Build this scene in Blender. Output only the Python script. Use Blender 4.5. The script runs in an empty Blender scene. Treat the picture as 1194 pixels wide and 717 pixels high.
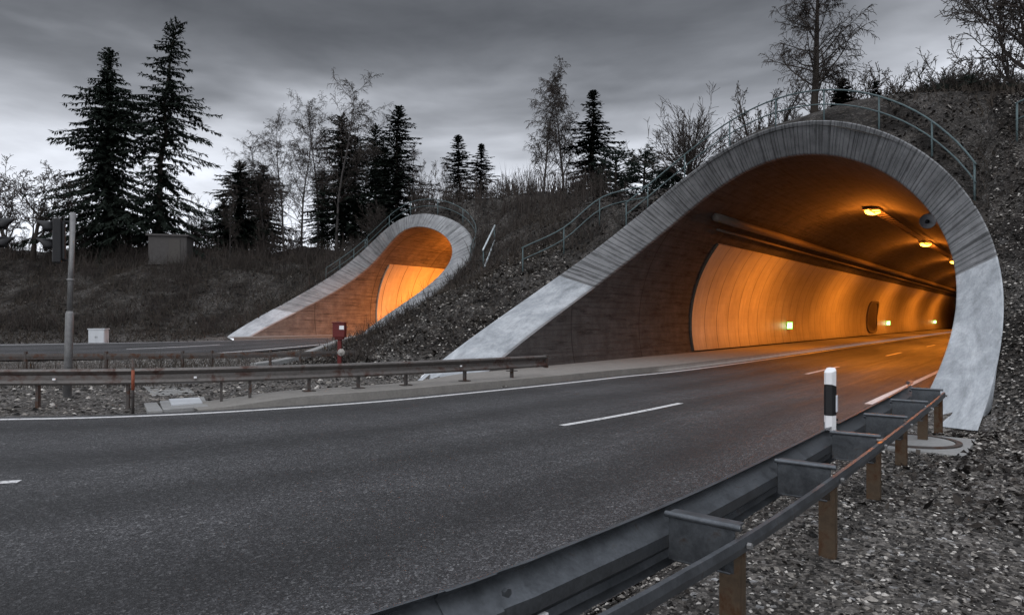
import bpy, math, random
import numpy as np
from mathutils import Vector, Matrix
R = math.radians
S = bpy.context.scene
COL = S.collection
F, HY, EYE = 800.0, 372.0, 1.7

# ------------------------------------------------------------------ helpers
def at(px, py, d):
    """world point seen at photo pixel (px, py) at forward distance d"""
    return Vector(((px - 597) / F * d, d, EYE - (py - HY) / F * d))

def tag(o, label=None, cat=None, group=None, kind=None):
    if label: o['label'] = label
    if cat: o['category'] = cat
    if group: o['group'] = group
    if kind: o['kind'] = kind
    return o

def empty(name, loc=(0, 0, 0), rz=0.0):
    o = bpy.data.objects.new(name, None)
    o.empty_display_size = 0.3
    COL.objects.link(o)
    o.location = loc
    o.rotation_euler = (0, 0, rz)
    return o

class MB:
    """collects verts / faces (/ uvs) of one mesh"""
    def __init__(self):
        self.v, self.f, self.uv = [], [], []
        self.m = []
    def add(self, vs, fs):
        b = len(self.v)
        self.v.extend(vs)
        self.f.extend(tuple(i + b for i in q) for q in fs)
    def box(self, c, s, rz=0.0, M=None):
        x, y, z = s[0] / 2, s[1] / 2, s[2] / 2
        P = [(-x, -y, -z), (x, -y, -z), (x, y, -z), (-x, y, -z), (-x, -y, z), (x, -y, z), (x, y, z), (-x, y, z)]
        ca, sa = math.cos(rz), math.sin(rz)
        if M is not None:
            P = [tuple(M @ Vector(p)) for p in P]
        else:
            P = [(p[0] * ca - p[1] * sa + c[0], p[0] * sa + p[1] * ca + c[1], p[2] + c[2]) for p in P]
        self.add(P, [(0, 3, 2, 1), (4, 5, 6, 7), (0, 1, 5, 4), (1, 2, 6, 5), (2, 3, 7, 6), (3, 0, 4, 7)])
    def tube(self, pts, r, n=8, cap=True):
        pts = [Vector(p) for p in pts]
        rs = r if isinstance(r, (list, tuple)) else [r] * len(pts)
        vs, fs = [], []
        ref = None
        for i, p in enumerate(pts):
            a = pts[max(i - 1, 0)]; b = pts[min(i + 1, len(pts) - 1)]
            d = (b - a)
            if d.length < 1e-9: d = Vector((0, 0, 1))
            d.normalize()
            if ref is None:
                ref = d.orthogonal().normalized()
            e = ref - d * ref.dot(d)
            if e.length < 1e-6: e = d.orthogonal()
            e.normalize(); ref = e
            g = d.cross(e)
            for k in range(n):
                w = 2 * math.pi * k / n
                vs.append(tuple(p + (e * math.cos(w) + g * math.sin(w)) * rs[i]))
        for i in range(len(pts) - 1):
            for k in range(n):
                fs.append((i * n + k, i * n + (k + 1) % n, (i + 1) * n + (k + 1) % n, (i + 1) * n + k))
        if cap:
            fs.append(tuple(range(n - 1, -1, -1)))
            fs.append(tuple((len(pts) - 1) * n + k for k in range(n)))
        self.add(vs, fs)
    def lathe(self, prof, c=(0, 0, 0), n=20, M=None):
        vs, fs = [], []
        for (r, z) in prof:
            for k in range(n):
                w = 2 * math.pi * k / n
                p = Vector((r * math.cos(w), r * math.sin(w), z))
                vs.append(tuple((M @ p) if M is not None else p + Vector(c)))
        for i in range(len(prof) - 1):
            for k in range(n):
                fs.append((i * n + k, i * n + (k + 1) % n, (i + 1) * n + (k + 1) % n, (i + 1) * n + k))
        self.add(vs, fs)
    def grid(self, rows, uvs=None):
        """rows: list of equal-length point lists"""
        n = len(rows[0]); fs = []
        for i in range(len(rows) - 1):
            for k in range(n - 1):
                fs.append((i * n + k, i * n + k + 1, (i + 1) * n + k + 1, (i + 1) * n + k))
        base = len(self.v)
        self.add([tuple(p) for r_ in rows for p in r_], fs)
        if uvs is not None:
            self.uv.extend([(base + i * n + k, uvs[i][k]) for i in range(len(rows)) for k in range(n)])
    def sweep(self, path, prof, closed=True, up=Vector((0, 0, 1))):
        """profile of (side, height) points swept along a near-horizontal path"""
        path = [Vector(p) for p in path]; n = len(prof); vs, fs = [], []
        for i, p in enumerate(path):
            d = path[min(i + 1, len(path) - 1)] - path[max(i - 1, 0)]
            d.z = 0; d.normalize()
            side = Vector((d.y, -d.x, 0))
            for (a, b) in prof:
                vs.append(tuple(p + side * a + up * b))
        m = n if closed else n - 1
        for i in range(len(path) - 1):
            for k in range(m):
                fs.append((i * n + k, i * n + (k + 1) % n, (i + 1) * n + (k + 1) % n, (i + 1) * n + k))
        if closed:
            fs.append(tuple(range(n - 1, -1, -1)))
            fs.append(tuple((len(path) - 1) * n + k for k in range(n)))
        self.add(vs, fs)
    def build(self, name, mat, parent=None, smooth=False, loc=None, bevel=0.0):
        me = bpy.data.meshes.new(name)
        me.from_pydata(self.v, [], self.f)
        if self.uv:
            lay = me.uv_layers.new(name='UVMap')
            tab = dict(self.uv)
            arr = np.zeros((len(me.loops), 2), np.float32)
            li = np.empty(len(me.loops), np.int32); me.loops.foreach_get('vertex_index', li)
            t = np.zeros((len(self.v), 2), np.float32)
            for k, q in tab.items(): t[k] = q
            arr[:] = t[li]
            lay.data.foreach_set('uv', arr.ravel())
        me.materials.append(mat)
        if smooth:
            me.polygons.foreach_set('use_smooth', [True] * len(me.polygons))
        me.update()
        o = bpy.data.objects.new(name, me)
        COL.objects.link(o)
        if parent is not None: o.parent = parent
        if loc is not None: o.location = loc
        if bevel:
            b = o.modifiers.new('bevel', 'BEVEL'); b.width = bevel; b.segments = 2; b.limit_method = 'ANGLE'
        return o

def copy_tree(o, parent=None):
    c = o.copy(); COL.objects.link(c)
    if parent is not None: c.parent = parent
    for ch in list(o.children): copy_tree(ch, c)
    return c

def spline(pts, step=0.5):
    """Catmull-Rom through 2-D/3-D points, resampled at about step"""
    P = [np.array(p, float) for p in pts]
    P = [2 * P[0] - P[1]] + P + [2 * P[-1] - P[-2]]
    out = []
    for i in range(1, len(P) - 2):
        a, b, c, d = P[i - 1:i + 3]
        n = max(2, int(np.linalg.norm(c - b) / step))
        for k in range(n):
            s = k / n
            out.append(0.5 * (2 * b + (c - a) * s + (2 * a - 5 * b + 4 * c - d) * s * s + (3 * b - a - 3 * c + d) * s ** 3))
    out.append(P[-2])
    return np.array(out)

def resample(P, n):
    P = np.asarray(P); L = np.r_[0, np.cumsum(np.linalg.norm(np.diff(P, axis=0), axis=1))]
    s = np.linspace(0, L[-1], n)
    return np.stack([np.interp(s, L, P[:, k]) for k in range(P.shape[1])], 1)

def offset(P, w):
    """offset a 2-D polyline to its right by w"""
    P = np.asarray(P)[:, :2]; d = np.gradient(P, axis=0); d /= np.linalg.norm(d, axis=1)[:, None]
    return P + np.stack([d[:, 1], -d[:, 0]], 1) * w

# ------------------------------------------------------------------ materials
class NT:
    def __init__(self, name, rough=0.8, metal=0.0, spec=0.3):
        self.m = bpy.data.materials.new(name); self.m.use_nodes = True
        self.t = self.m.node_tree; self.b = self.t.nodes['Principled BSDF']
        self.b.inputs['Roughness'].default_value = rough
        self.b.inputs['Metallic'].default_value = metal
        self.b.inputs['Specular IOR Level'].default_value = spec
    def n(self, typ, **kw):
        k = self.t.nodes.new(typ)
        for a, v in kw.items():
            if a in k.inputs: k.inputs[a].default_value = v
            else: setattr(k, a, v)
        return k
    def l(self, a, b): self.t.links.new(a, b)
    def coord(self, kind='Object', scale=(1, 1, 1)):
        c = self.n('ShaderNodeTexCoord'); m = self.n('ShaderNodeMapping'); m.inputs['Scale'].default_value = scale
        self.l(c.outputs[kind], m.inputs['Vector']); return m.outputs['Vector']
    def noise(self, scale, vec=None, detail=4, rough=0.6, dist=0.0):
        k = self.n('ShaderNodeTexNoise'); k.inputs['Scale'].default_value = scale
        k.inputs['Detail'].default_value = detail; k.inputs['Roughness'].default_value = rough
        k.inputs['Distortion'].default_value = dist
        if vec is not None: self.l(vec, k.inputs['Vector'])
        return k.outputs['Fac']
    def ramp(self, fac, stops, interp='LINEAR'):
        k = self.n('ShaderNodeValToRGB'); self.l(fac, k.inputs['Fac']); k.color_ramp.interpolation = interp
        e = k.color_ramp.elements
        while len(e) < len(stops): e.new(0.5)
        for i, (p, c) in enumerate(stops):
            e[i].position = p; e[i].color = (*c, 1) if len(c) == 3 else c
        return k.outputs['Color']
    def mix(self, fac, a, b, mode='MIX'):
        k = self.n('ShaderNodeMix'); k.data_type = 'RGBA'; k.blend_type = mode
        for s, v in ((0, fac), (6, a), (7, b)):
            if isinstance(v, (int, float)): k.inputs[s].default_value = v
            elif isinstance(v, tuple): k.inputs[s].default_value = (*v, 1) if len(v) == 3 else v
            else: self.l(v, k.inputs[s])
        return k.outputs[2]
    def math(self, op, a, b=None):
        k = self.n('ShaderNodeMath', operation=op)
        for s, v in ((0, a), (1, b)):
            if v is None: continue
            if isinstance(v, (int, float)): k.inputs[s].default_value = v
            else: self.l(v, k.inputs[s])
        return k.outputs[0]
    def color(self, c):
        if isinstance(c, tuple): self.b.inputs['Base Color'].default_value = (*c, 1)
        else: self.l(c, self.b.inputs['Base Color'])
    def bump(self, h, strength=0.3, dist=0.02):
        k = self.n('ShaderNodeBump'); k.inputs['Strength'].default_value = strength; k.inputs['Distance'].default_value = dist
        self.l(h, k.inputs['Height']); self.l(k.outputs['Normal'], self.b.inputs['Normal'])

def g(v, tint=(1, 1, 1)): return (v * tint[0], v * tint[1], v * tint[2])

def mat_plain(name, c, rough=0.6, metal=0.0, var=0.35, scale=6.0, spec=0.3, bump=0.0):
    m = NT(name, rough, metal, spec)
    v = m.coord()
    k = m.noise(scale, v, 6, 0.65)
    k2 = m.noise(scale * 7, v, 3, 0.6)
    m.color(m.mix(m.math('MULTIPLY', m.math('ADD', k, k2), 0.5), tuple(x * (1 - var) for x in c), tuple(min(1, x * (1 + var)) for x in c)))
    if bump: m.bump(k2, bump, 0.01)
    return m.m

def mat_asphalt(name='asphalt'):
    m = NT(name, 0.6, 0, 0.35)
    v = m.coord()
    fine = m.n('ShaderNodeTexVoronoi'); fine.inputs['Scale'].default_value = 105; m.l(v, fine.inputs['Vector'])
    coarse = m.n('ShaderNodeTexVoronoi'); coarse.inputs['Scale'].default_value = 46; m.l(v, coarse.inputs['Vector'])
    sp = m.ramp(fine.outputs['Color'], [(0.0, g(.004)), (.5, g(.024, (1, .99, 1.05))), (.78, g(.09, (1, 1, 1.06))), (1, g(.46))])
    sp2 = m.ramp(coarse.outputs['Color'], [(0.0, g(.006)), (.55, g(.030, (1, .99, 1.05))), (.83, g(.10, (1, 1, 1.06))), (1, g(.36))])
    c = m.mix(.5, sp, sp2)
    big = m.noise(.35, v, 5, .6); mid = m.noise(2.2, v, 7, .75)
    c = m.mix(1.0, c, m.ramp(big, [(.3, g(.62)), (.5, g(.88)), (.72, g(1.15))]), 'MULTIPLY')
    c = m.mix(.7, c, m.ramp(mid, [(.3, g(.62)), (.7, g(1.25))]), 'MULTIPLY')
    # polished wheel tracks and oil drip between them, wandering along the lanes
    uv = m.n('ShaderNodeSeparateXYZ'); m.l(m.coord('UV'), uv.inputs[0])
    wob = m.noise(1.0, m.coord('UV', (.4, .12, 1)), 3, .5)
    ph = m.math('ADD', m.math('MULTIPLY', uv.outputs[0], 2 * math.pi / 1.85), m.math('MULTIPLY', wob, 3.0))
    tr = m.math('ADD', m.math('MULTIPLY', m.math('SINE', ph), .5), .5)
    c = m.mix(.8, c, m.ramp(tr, [(0, g(.5)), (.5, g(.92)), (1, g(1.15))]), 'MULTIPLY')
    st = m.noise(1.0, m.coord('UV', (4.5, .16, 1)), 6, .7)
    c = m.mix(.75, c, m.ramp(st, [(.3, g(.6)), (.5, g(.97)), (.7, g(1.28))]), 'MULTIPLY')
    # sealed cracks
    cr = m.n('ShaderNodeTexVoronoi'); cr.feature = 'DISTANCE_TO_EDGE'; cr.inputs['Scale'].default_value = .22
    w_ = m.n('ShaderNodeMix'); w_.data_type = 'VECTOR'
    nz = m.n('ShaderNodeTexNoise'); nz.inputs['Scale'].default_value = .9; nz.inputs['Detail'].default_value = 6; m.l(v, nz.inputs['Vector'])
    w_.inputs[0].default_value = .12; m.l(v, w_.inputs[4]); m.l(nz.outputs['Color'], w_.inputs[5]); m.l(w_.outputs[1], cr.inputs['Vector'])
    gate = m.ramp(m.noise(.12, v, 2, .5), [(.5, g(0)), (.58, g(1))])
    line = m.ramp(cr.outputs['Distance'], [(.0, g(1)), (.0025, g(.8)), (.004, g(0))])
    c = m.mix(m.math('MULTIPLY', m.math('MULTIPLY', line, gate), .75), c, g(.012))
    m.color(c)
    r_ = m.ramp(st, [(.3, g(.5)), (.7, g(.74))]); m.l(r_, m.b.inputs['Roughness'])
    m.bump(m.math('ADD', fine.outputs['Distance'], coarse.outputs['Distance']), .6, .012)
    return m.m

def mat_paint(name='road_paint'):
    m = NT(name, .6)
    v = m.coord()
    wear = m.ramp(m.noise(9, v, 8, .75), [(.34, g(.12)), (.46, g(.62)), (.8, g(.8))])
    grit = m.ramp(m.noise(70, v, 3, .7), [(.3, g(.55)), (.55, g(1))])
    m.color(m.mix(1, wear, grit, 'MULTIPLY'))
    return m.m

def mat_board(name, dark, light, along=(16, .5, 1), bump=.5, stain=.6, rough=.85, seams=0.0, bw=.12, joint=.8):
    """board-marked concrete; UV x runs across the boards, y along them"""
    m = NT(name, rough)
    v = m.coord('UV', along)
    b = m.noise(1.0, v, 5, .75)
    v2 = m.coord('UV', (3, 3, 1))
    st = m.noise(.45, v2, 7, .7)
    fine = m.noise(14, v2, 4, .7)
    gaps = m.ramp(b, [(.36, g(.25)), (.45, g(.9)), (.62, g(1.05)), (.75, g(1.3))])
    c = m.mix(st, dark, light)
    c = m.mix(stain, c, m.ramp(st, [(.3, g(.5)), (.65, g(1.3))]), 'MULTIPLY')
    c = m.mix(.85, c, gaps, 'MULTIPLY')
    c = m.mix(.35, c, m.ramp(fine, [(.3, g(.5)), (.7, g(1.4))]), 'MULTIPLY')
    sx = m.n('ShaderNodeSeparateXYZ'); m.l(m.coord('UV'), sx.inputs[0])
    jit = m.noise(1.0, m.coord('UV', (2.4, .05, 1)), 3, .6)
    fj = m.math('FRACT', m.math('ADD', m.math('DIVIDE', sx.outputs[0], bw), m.math('MULTIPLY', jit, 3.2)))
    brk = m.noise(1.0, m.coord('UV', (5, 2.2, 1)), 3, .6)
    jl = m.ramp(m.math('ADD', fj, m.math('MULTIPLY', m.math('SUBTRACT', brk, .5), .5)), [(0, g(.22)), (.16, g(.35)), (.30, g(1)), (.9, g(1.06)), (1, g(.9))])
    c = m.mix(joint, c, jl, 'MULTIPLY')
    if seams:
        s = m.n('ShaderNodeSeparateXYZ'); m.l(m.coord('UV'), s.inputs[0])
        fr = m.math('FRACT', m.math('DIVIDE', s.outputs[1], seams))
        jt = m.ramp(fr, [(0, g(.3)), (.008, g(.35)), (.014, g(1)), (1, g(1))])
        c = m.mix(.9, c, jt, 'MULTIPLY')
    m.color(c)
    m.bump(m.math('ADD', b, m.math('MULTIPLY', fine, .3)), bump, .04)
    return m.m

def mat_foot():
    m = NT('smooth_pale_concrete', .75)
    v = m.coord('UV', (1, 1, 1))
    n1 = m.noise(1.1, v, 8, .72, .6); n2 = m.noise(5, v, 6, .7, .3); n3 = m.noise(26, v, 4, .6)
    c = m.ramp(n1, [(.30, g(.22, (.92, 1, 1.07))), (.5, g(.36, (.94, 1, 1.06))), (.68, g(.54, (.96, 1, 1.04)))])
    c = m.mix(.6, c, m.ramp(n2, [(.32, g(.6)), (.5, g(1)), (.7, g(1.2))]), 'MULTIPLY')
    c = m.mix(.4, c, m.ramp(n3, [(.3, g(.7)), (.7, g(1.2))]), 'MULTIPLY')
    m.color(c); m.bump(n2, .25, .03)
    return m.m

def mat_cladding():
    m = NT('cladding_panels', .38, 0, .4)
    s = m.n('ShaderNodeSeparateXYZ'); m.l(m.coord('UV'), s.inputs[0])
    fr = m.math('FRACT', m.math('DIVIDE', s.outputs[1], 1.5))
    seam = m.ramp(fr, [(0, g(.12)), (.012, g(.15)), (.03, g(1)), (.97, g(1)), (1, g(.5))])
    n1 = m.noise(.5, m.coord('UV', (1, 1.0, 1)), 6, .65)
    n2 = m.noise(1.0, m.coord('UV', (.6, 5, 1)), 4, .6)
    c = m.ramp(n1, [(.3, (.40, .36, .31)), (.7, (.58, .54, .47))])
    c = m.mix(.45, c, m.ramp(n2, [(.3, g(.6)), (.7, g(1.15))]), 'MULTIPLY')
    # road grime towards the kerb: dirt has its own uneven upper edge
    grime = m.ramp(m.math('ADD', s.outputs[0], m.math('MULTIPLY', n2, .5)), [(.25, g(.45)), (.6, g(.75)), (1, g(1))])
    c = m.mix(.6, c, grime, 'MULTIPLY')
    m.color(m.mix(1, c, seam, 'MULTIPLY'))
    return m.m

def mat_ground():
    m = NT('soil_and_stones', .95, 0, .15)
    v = m.coord()
    vo = m.n('ShaderNodeTexVoronoi'); vo.inputs['Scale'].default_value = 9; m.l(v, vo.inputs['Vector'])
    vo2 = m.n('ShaderNodeTexVoronoi'); vo2.inputs['Scale'].default_value = 28; m.l(v, vo2.inputs['Vector'])
    stone = m.ramp(vo2.outputs['Color'], [(0, g(.02)), (.4, g(.075, (1.08, 1, .92))), (.8, g(.18, (1.08, 1, .92))), (1, g(.45))])
    leaf = m.ramp(vo.outputs['Color'], [(0, (.008, .007, .006)), (.6, (.022, .019, .017)), (1, (.06, .052, .044))])
    big = m.noise(.25, v, 6, .65); mid = m.noise(1.6, v, 6, .7)
    sz = m.n('ShaderNodeSeparateXYZ'); m.l(v, sz.inputs[0])
    bank = m.math('ADD', m.math('MULTIPLY', sz.outputs[2], .55), m.math('MULTIPLY', big, .9))   # gravel shoulders below, dark leafy soil on the banks
    patch = m.ramp(m.noise(.45, v, 5, .65), [(.40, g(.45)), (.58, g(1))])
    c = m.mix(m.mix(1.0, m.ramp(bank, [(.55, g(0)), (.95, g(1))]), patch, 'MULTIPLY'), stone, leaf)
    c = m.mix(.85, c, m.ramp(mid, [(.3, g(.35)), (.5, g(.9)), (.7, g(1.5))]), 'MULTIPLY')
    m.color(c)
    m.bump(m.math('ADD', m.math('ADD', vo.outputs['Distance'], m.math('MULTIPLY', vo2.outputs['Distance'], .6)), mid), .9, .08)
    return m.m

def mat_stone(name, stops):
    """per-stone colour: noise looked up at low frequency from each stone's own place"""
    m = NT(name, .9, 0, .25)
    a = m.n('ShaderNodeAttribute'); a.attribute_name = 'shade'
    c = m.ramp(a.outputs['Fac'], stops)
    n = m.noise(60, m.coord(), 3, .6)
    m.color(m.mix(.6, c, m.ramp(n, [(.3, g(.5)), (.7, g(1.3))]), 'MULTIPLY'))
    return m.m

def mat_emit(name, c, strength, base=(.5, .5, .5)):
    m = NT(name, .4)
    m.color(base)
    m.b.inputs['Emission Color'].default_value = (*c, 1)
    m.b.inputs['Emission Strength'].default_value = strength
    return m.m

def mat_steel(name, c, rough=.45, metal=.75, rust=None, scale=4, amount=.5):
    m = NT(name, rough, metal)
    v = m.coord()
    a = m.noise(scale, v, 7, .7, .4); b = m.noise(scale * 8, v, 4, .65)
    col = m.mix(b, tuple(x * .6 for x in c), tuple(x * 1.3 for x in c))
    col = m.mix(.7, col, m.ramp(a, [(.3, g(.5)), (.7, g(1.3))]), 'MULTIPLY')
    if rust:
        f = m.ramp(a, [(amount, g(0)), (amount + .12, g(1))])
        col = m.mix(f, col, rust)
    m.color(col); m.bump(b, .12, .005)
    r = m.ramp(a, [(.3, g(rough * .8)), (.7, g(min(1, rough * 1.35)))])
    m.l(r, m.b.inputs['Roughness'])
    return m.m

M = dict(
    asphalt=mat_asphalt(), paint=mat_paint(),
    ring=mat_board('board_marked_concrete', (.13, .134, .14), (.27, .273, .277), (15, .5, 1), .9, .5, bw=.15, joint=.72),
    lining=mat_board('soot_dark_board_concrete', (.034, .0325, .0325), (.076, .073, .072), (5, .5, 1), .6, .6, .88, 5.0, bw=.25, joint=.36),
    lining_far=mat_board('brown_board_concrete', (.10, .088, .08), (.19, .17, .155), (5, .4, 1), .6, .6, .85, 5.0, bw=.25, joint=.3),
    ring_far=mat_board('pale_board_concrete', (.17, .175, .18), (.29, .295, .30), (8, .5, 1), .5, .5, bw=.3, joint=.4),
    foot=mat_foot(), clad=mat_cladding(), ground=mat_ground(),
    kerb=mat_plain('kerb_concrete', (.20, .19, .175), .9, 0, .55, 3, .2, .4),
    walk=mat_plain('walkway_concrete', (.15, .14, .13), .9, 0, .5, 2, .2, .4),
    slab=mat_plain('slab_concrete', (.25, .25, .245), .9, 0, .5, 4, .2, .4),
    rail=mat_steel('weathered_galvanised_steel', (.12, .13, .142), .42, .7, (.075, .055, .042), 7, .60),
    rail_old=mat_steel('dull_galvanised_steel', (.15, .138, .13), .5, .5, (.075, .042, .034), 2.5, .5),
    post=mat_steel('rusty_post_steel', (.105, .075, .05), .6, .4, (.075, .036, .017), 5, .5),
    rail_post=mat_steel('dark_post_steel', (.10, .09, .085), .6, .5, (.08, .04, .025), 5, .5),
    hand=mat_steel('painted_handrail', (.085, .12, .125), .5, .3, None, 3),
    hand_pale=mat_steel('pale_galvanised_handrail', (.5, .55, .57), .45, .3, None, 3),
    pole=mat_steel('grey_pole_steel', (.22, .22, .22), .5, .4, None, 5),
    black=mat_plain('black_plastic', (.012, .012, .013), .5, 0, .3),
    lens=mat_plain('dark_signal_glass', (.03, .004, .003), .15, 0, .2, 6, .5),
    white=mat_plain('white_plastic', (.72, .72, .73), .5, 0, .08, 5),
    reflector=mat_plain('reflector_glass', (.6, .62, .66), .15, 0, .1, 30, .6),
    cabinet=mat_plain('grey_cabinet_paint', (.48, .50, .52), .5, 0, .15, 3),
    red=mat_plain('dark_red_paint', (.10, .010, .009), .45, 0, .3, 5),
    hut=mat_plain('weathered_hut_boards', (.06, .056, .054), .9, 0, .5, 3),
    bark=mat_plain('dark_bark', (.035, .030, .026), .95, 0, .5, 9, .1),
    twig=mat_plain('bare_twigs', (.045, .038, .034), .95, 0, .4, 4, .1),
    birch=mat_plain('birch_bark', (.065, .06, .058), .9, 0, .7, 3, .1),
    needles=mat_plain('spruce_needles', (.016, .022, .017), .9, 0, .6, 1.3, .1),
    pine=mat_plain('pine_needles', (.015, .021, .017), .9, 0, .6, 1.5, .1),
    dry=mat_plain('dry_stems', (.055, .046, .038), .95, 0, .6, 1.2, .1),
    pipe=mat_plain('sooty_duct', (.12, .10, .085), .7, 0, .4, 3),
    lamp=mat_emit('sodium_lamp_glass', (1, .42, .04), 11),
    green=mat_emit('green_sign_face', (.25, 1, .12), 2.2, (.1, .4, .1)),
    signwhite=mat_emit('white_sign_face', (.95, 1, .8), 4.0),
    soot=mat_plain('niche_door_paint', (.05, .035, .025), .6, 0, .3, 3),
    gravel=mat_stone('gravel_stones', [(0, (.012, .0115, .011)), (.4, (.10, .092, .083)), (.8, (.26, .24, .215)), (1, (.58, .55, .51))]),
    leaf=mat_stone('leaf_litter', [(0, (.010, .008, .007)), (.55, (.030, .025, .021)), (.9, (.075, .065, .056)), (1, (.19, .175, .16))]),
)

# ------------------------------------------------------------------ tunnel curves
RI, ZC, TK = 5.7301, 1.4623, .9029
PA = dict(a=.6636, u0=-7.3217, dz=0.0, c=[19.8146, 1.1152, -5.3015, -0.6078, -0.7994, 0.4298, 0.1845], e=[-0.8171, -0.352, -0.0929, -0.2088], t1=150)
PB = dict(a=.6036, u0=-30.8617, dz=.5323, c=[29.3677, 1.4021, -5.2491, -0.4651, -0.6599, -0.1798, 0.5332], e=[0.1225, -1.063, -0.2241, 0.3511], t1=120)

def uvxy(u, t, a): return (u * math.cos(a) + t * math.sin(a), -u * math.sin(a) + t * math.cos(a))
def xyuv(x, y, a): return (x * np.cos(a) - y * np.sin(a), x * np.sin(a) + y * np.cos(a))

def edge_t(p, s, w):
    """cut line along the tunnel axis: s 0..1 right foot to left foot, w 0 inner .. 1 outer"""
    q = np.arccos(np.clip(2 * np.asarray(s, float) - 1, -1, 1))
    t = sum(c * np.cos(q * k) for k, c in enumerate(p['c']))
    return t + w * sum(c * np.cos(q * k) for k, c in enumerate(p['e']))

def ring_pt(p, s, w, back=0.0, lift=0.0):
    rr = RI + TK * w + lift
    lo = -math.asin(ZC / (RI + TK * w))
    th = lo + s * (math.pi - 2 * lo)
    u = p['u0'] + rr * math.cos(th); z = p['dz'] + ZC + rr * math.sin(th)
    t = float(edge_t(p, s, w)) + back
    x, y = uvxy(u, t, p['a'])
    return Vector((x, y, z)), th, t

# ------------------------------------------------------------------ roads (plan curves)
LEFT = spline([uvxy(-9.4, 150, .6636), uvxy(-9.4, 60, .6636), (8.6, 26.2), (3.07, 20.0), (.95, 17.7), (-.74, 16.0), (-2.6, 14.25), (-4.36, 13.05), (-6.17, 12.15), (-8.67, 11.62), (-15, 11.3), (-30, 12), (-60, 16)], .5)
CENTRE = spline([uvxy(-5.9, 150, .6636), uvxy(-5.9, 60, .6636), uvxy(-5.9, 22.3, .6636), (3.65, 14.17), (.795, 10.97), (-2.0, 8.6), (-4.93, 7.25), (-8.5, 6.7), (-15, 6.5), (-30, 7), (-60, 10)], .25)
RAILN = spline([(-20, -3.2), (-9, -1.9), (-4.5, -.35), (-2.0, 1.08), (-.48, 2.2), (-.04, 2.6), (.22, 2.87), (1.23, 4.04), (3.6, 7.07), (5.86, 10.05), uvxy(-1.7, 12.25, .6636)], .25)
RIGHT = spline([uvxy(-2.0, 150, .6636), uvxy(-2.0, 60, .6636), uvxy(-2.0, 19, .6636), uvxy(-2.02, 14, .6636), uvxy(-2.1, 11.6, .6636), (3.12, 7.28), (.76, 4.36), (-.2, 3.28), (-.95, 2.66), (-2.45, 1.55), (-4.8, .15), (-9, -2.1), (-20, -3.5), (-60, -4)], .5)
ROAD2 = spline([uvxy(-30.86, 120, .6036), uvxy(-30.86, 60, .6036), uvxy(-30.86, 30, .6036), uvxy(-30.8, 24, .6036), (-15.2, 33.0), (-21, 30.6), (-30, 29.6), (-60, 30), (-110, 33)], .5)

def smooth(x): x = np.clip(x, 0, 1); return x * x * (3 - 2 * x)
def z2(y): return .12 + .38 * smooth((np.asarray(y, float) - 27) / 9)

# ------------------------------------------------------------------ terrain: thin-plate spline through surveyed heights
ctl = []
def C(px, py, d): p = at(px, py, d); ctl.append((p.x, p.y, p.z))
def W(x, y, z): ctl.append((x, y, z))
for s in (.05, .12, .2, .3, .4, .5, .6, .7, .8, .88, .95):
    for p in (PA, PB):
        q, th, t = ring_pt(p, s, 1)
        if q.z > .6:
            W(q.x, q.y, q.z - .12)
# plateau over the tunnels
for (u, t, z) in ((-7, 32, 9.3), (-7, 45, 10), (-7, 70, 11), (-14, 34, 8.6), (-18, 38, 8.8), (-20, 48, 9.6), (-2, 30, 8.3), (2, 34, 8.6), (4, 50, 9.4), (6, 80, 11), (-20, 80, 11.5), (-20, 120, 13), (10, 120, 15)):
    W(*uvxy(u, t, .6636), z)
for (u, t, z) in ((-31, 42, 9.0), (-31, 60, 9.6), (-38, 40, 7.6), (-44, 46, 7.6), (-31, 100, 12), (-50, 60, 8.5), (-40, 32, 4.2)):
    W(*uvxy(u, t, .6036), z)
# slope right of the near portal
for (u, t, z) in ((-.2, 2, 0), (.6, 6, .02), (.3, 11.5, .25), (-.4, 13.2, .55), (.2, 16.5, 2.3), (.3, 19.3, 4.3), (.2, 21, 6.0), (-.2, 23.5, 8.0), (1.5, 25, 7.8), (3, 8, .9), (4, 13, 2.6), (5, 19, 6.0), (8, 12, 4), (8, 4, 1.2), (12, 20, 9), (14, 8, 4.5), (20, 30, 11), (25, 10, 8)):
    W(*uvxy(u, t, .6636), z)
for (d_, z_) in ((2, .02), (3.4, .06), (4.9, .13), (6, .20), (7, .23), (8.2, .21), (9.4, .10), (10.4, .02)):
    for k_ in (.42, .8, 1.3): W(-.48 + (d_ - 2.2) * .82 + k_ * .79, d_ - k_ * .61, z_ + .03 * (k_ - .4))
# berm between the two portals
C(400, 427, 20.5); C(440, 422, 20); C(500, 424, 20.5); C(450, 395, 25); C(505, 392, 22.5); C(500, 352, 30); C(420, 396, 29); C(550, 330, 33); C(560, 368, 23.5)
C(608, 320, 25.4); C(657, 297, 26.8); C(703, 275, 27.6); C(748, 250, 28); C(600, 290, 33); C(570, 290, 36.5); C(600, 250, 42); C(660, 240, 42); C(720, 232, 40); C(560, 245, 44); C(640, 232, 52)
C(380, 427, 22)
# verge and embankment beyond the far road
for px in (-250, -120, 0, 110, 220): C(px, 391, 41.5); C(px, 352, 47); C(px, 303, 55); C(px, 292, 64)
C(262, 388, 43); C(300, 352, 48); C(330, 318, 51); C(300, 296, 60)
for (x, y, z) in ((-60, 40, .5), (-60, 55, 6.5), (-60, 80, 8), (-110, 40, .5), (-110, 60, 6.8), (-110, 110, 9), (-40, 110, 10), (-90, 160, 11), (-30, 160, 12)): W(x, y, z)
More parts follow.
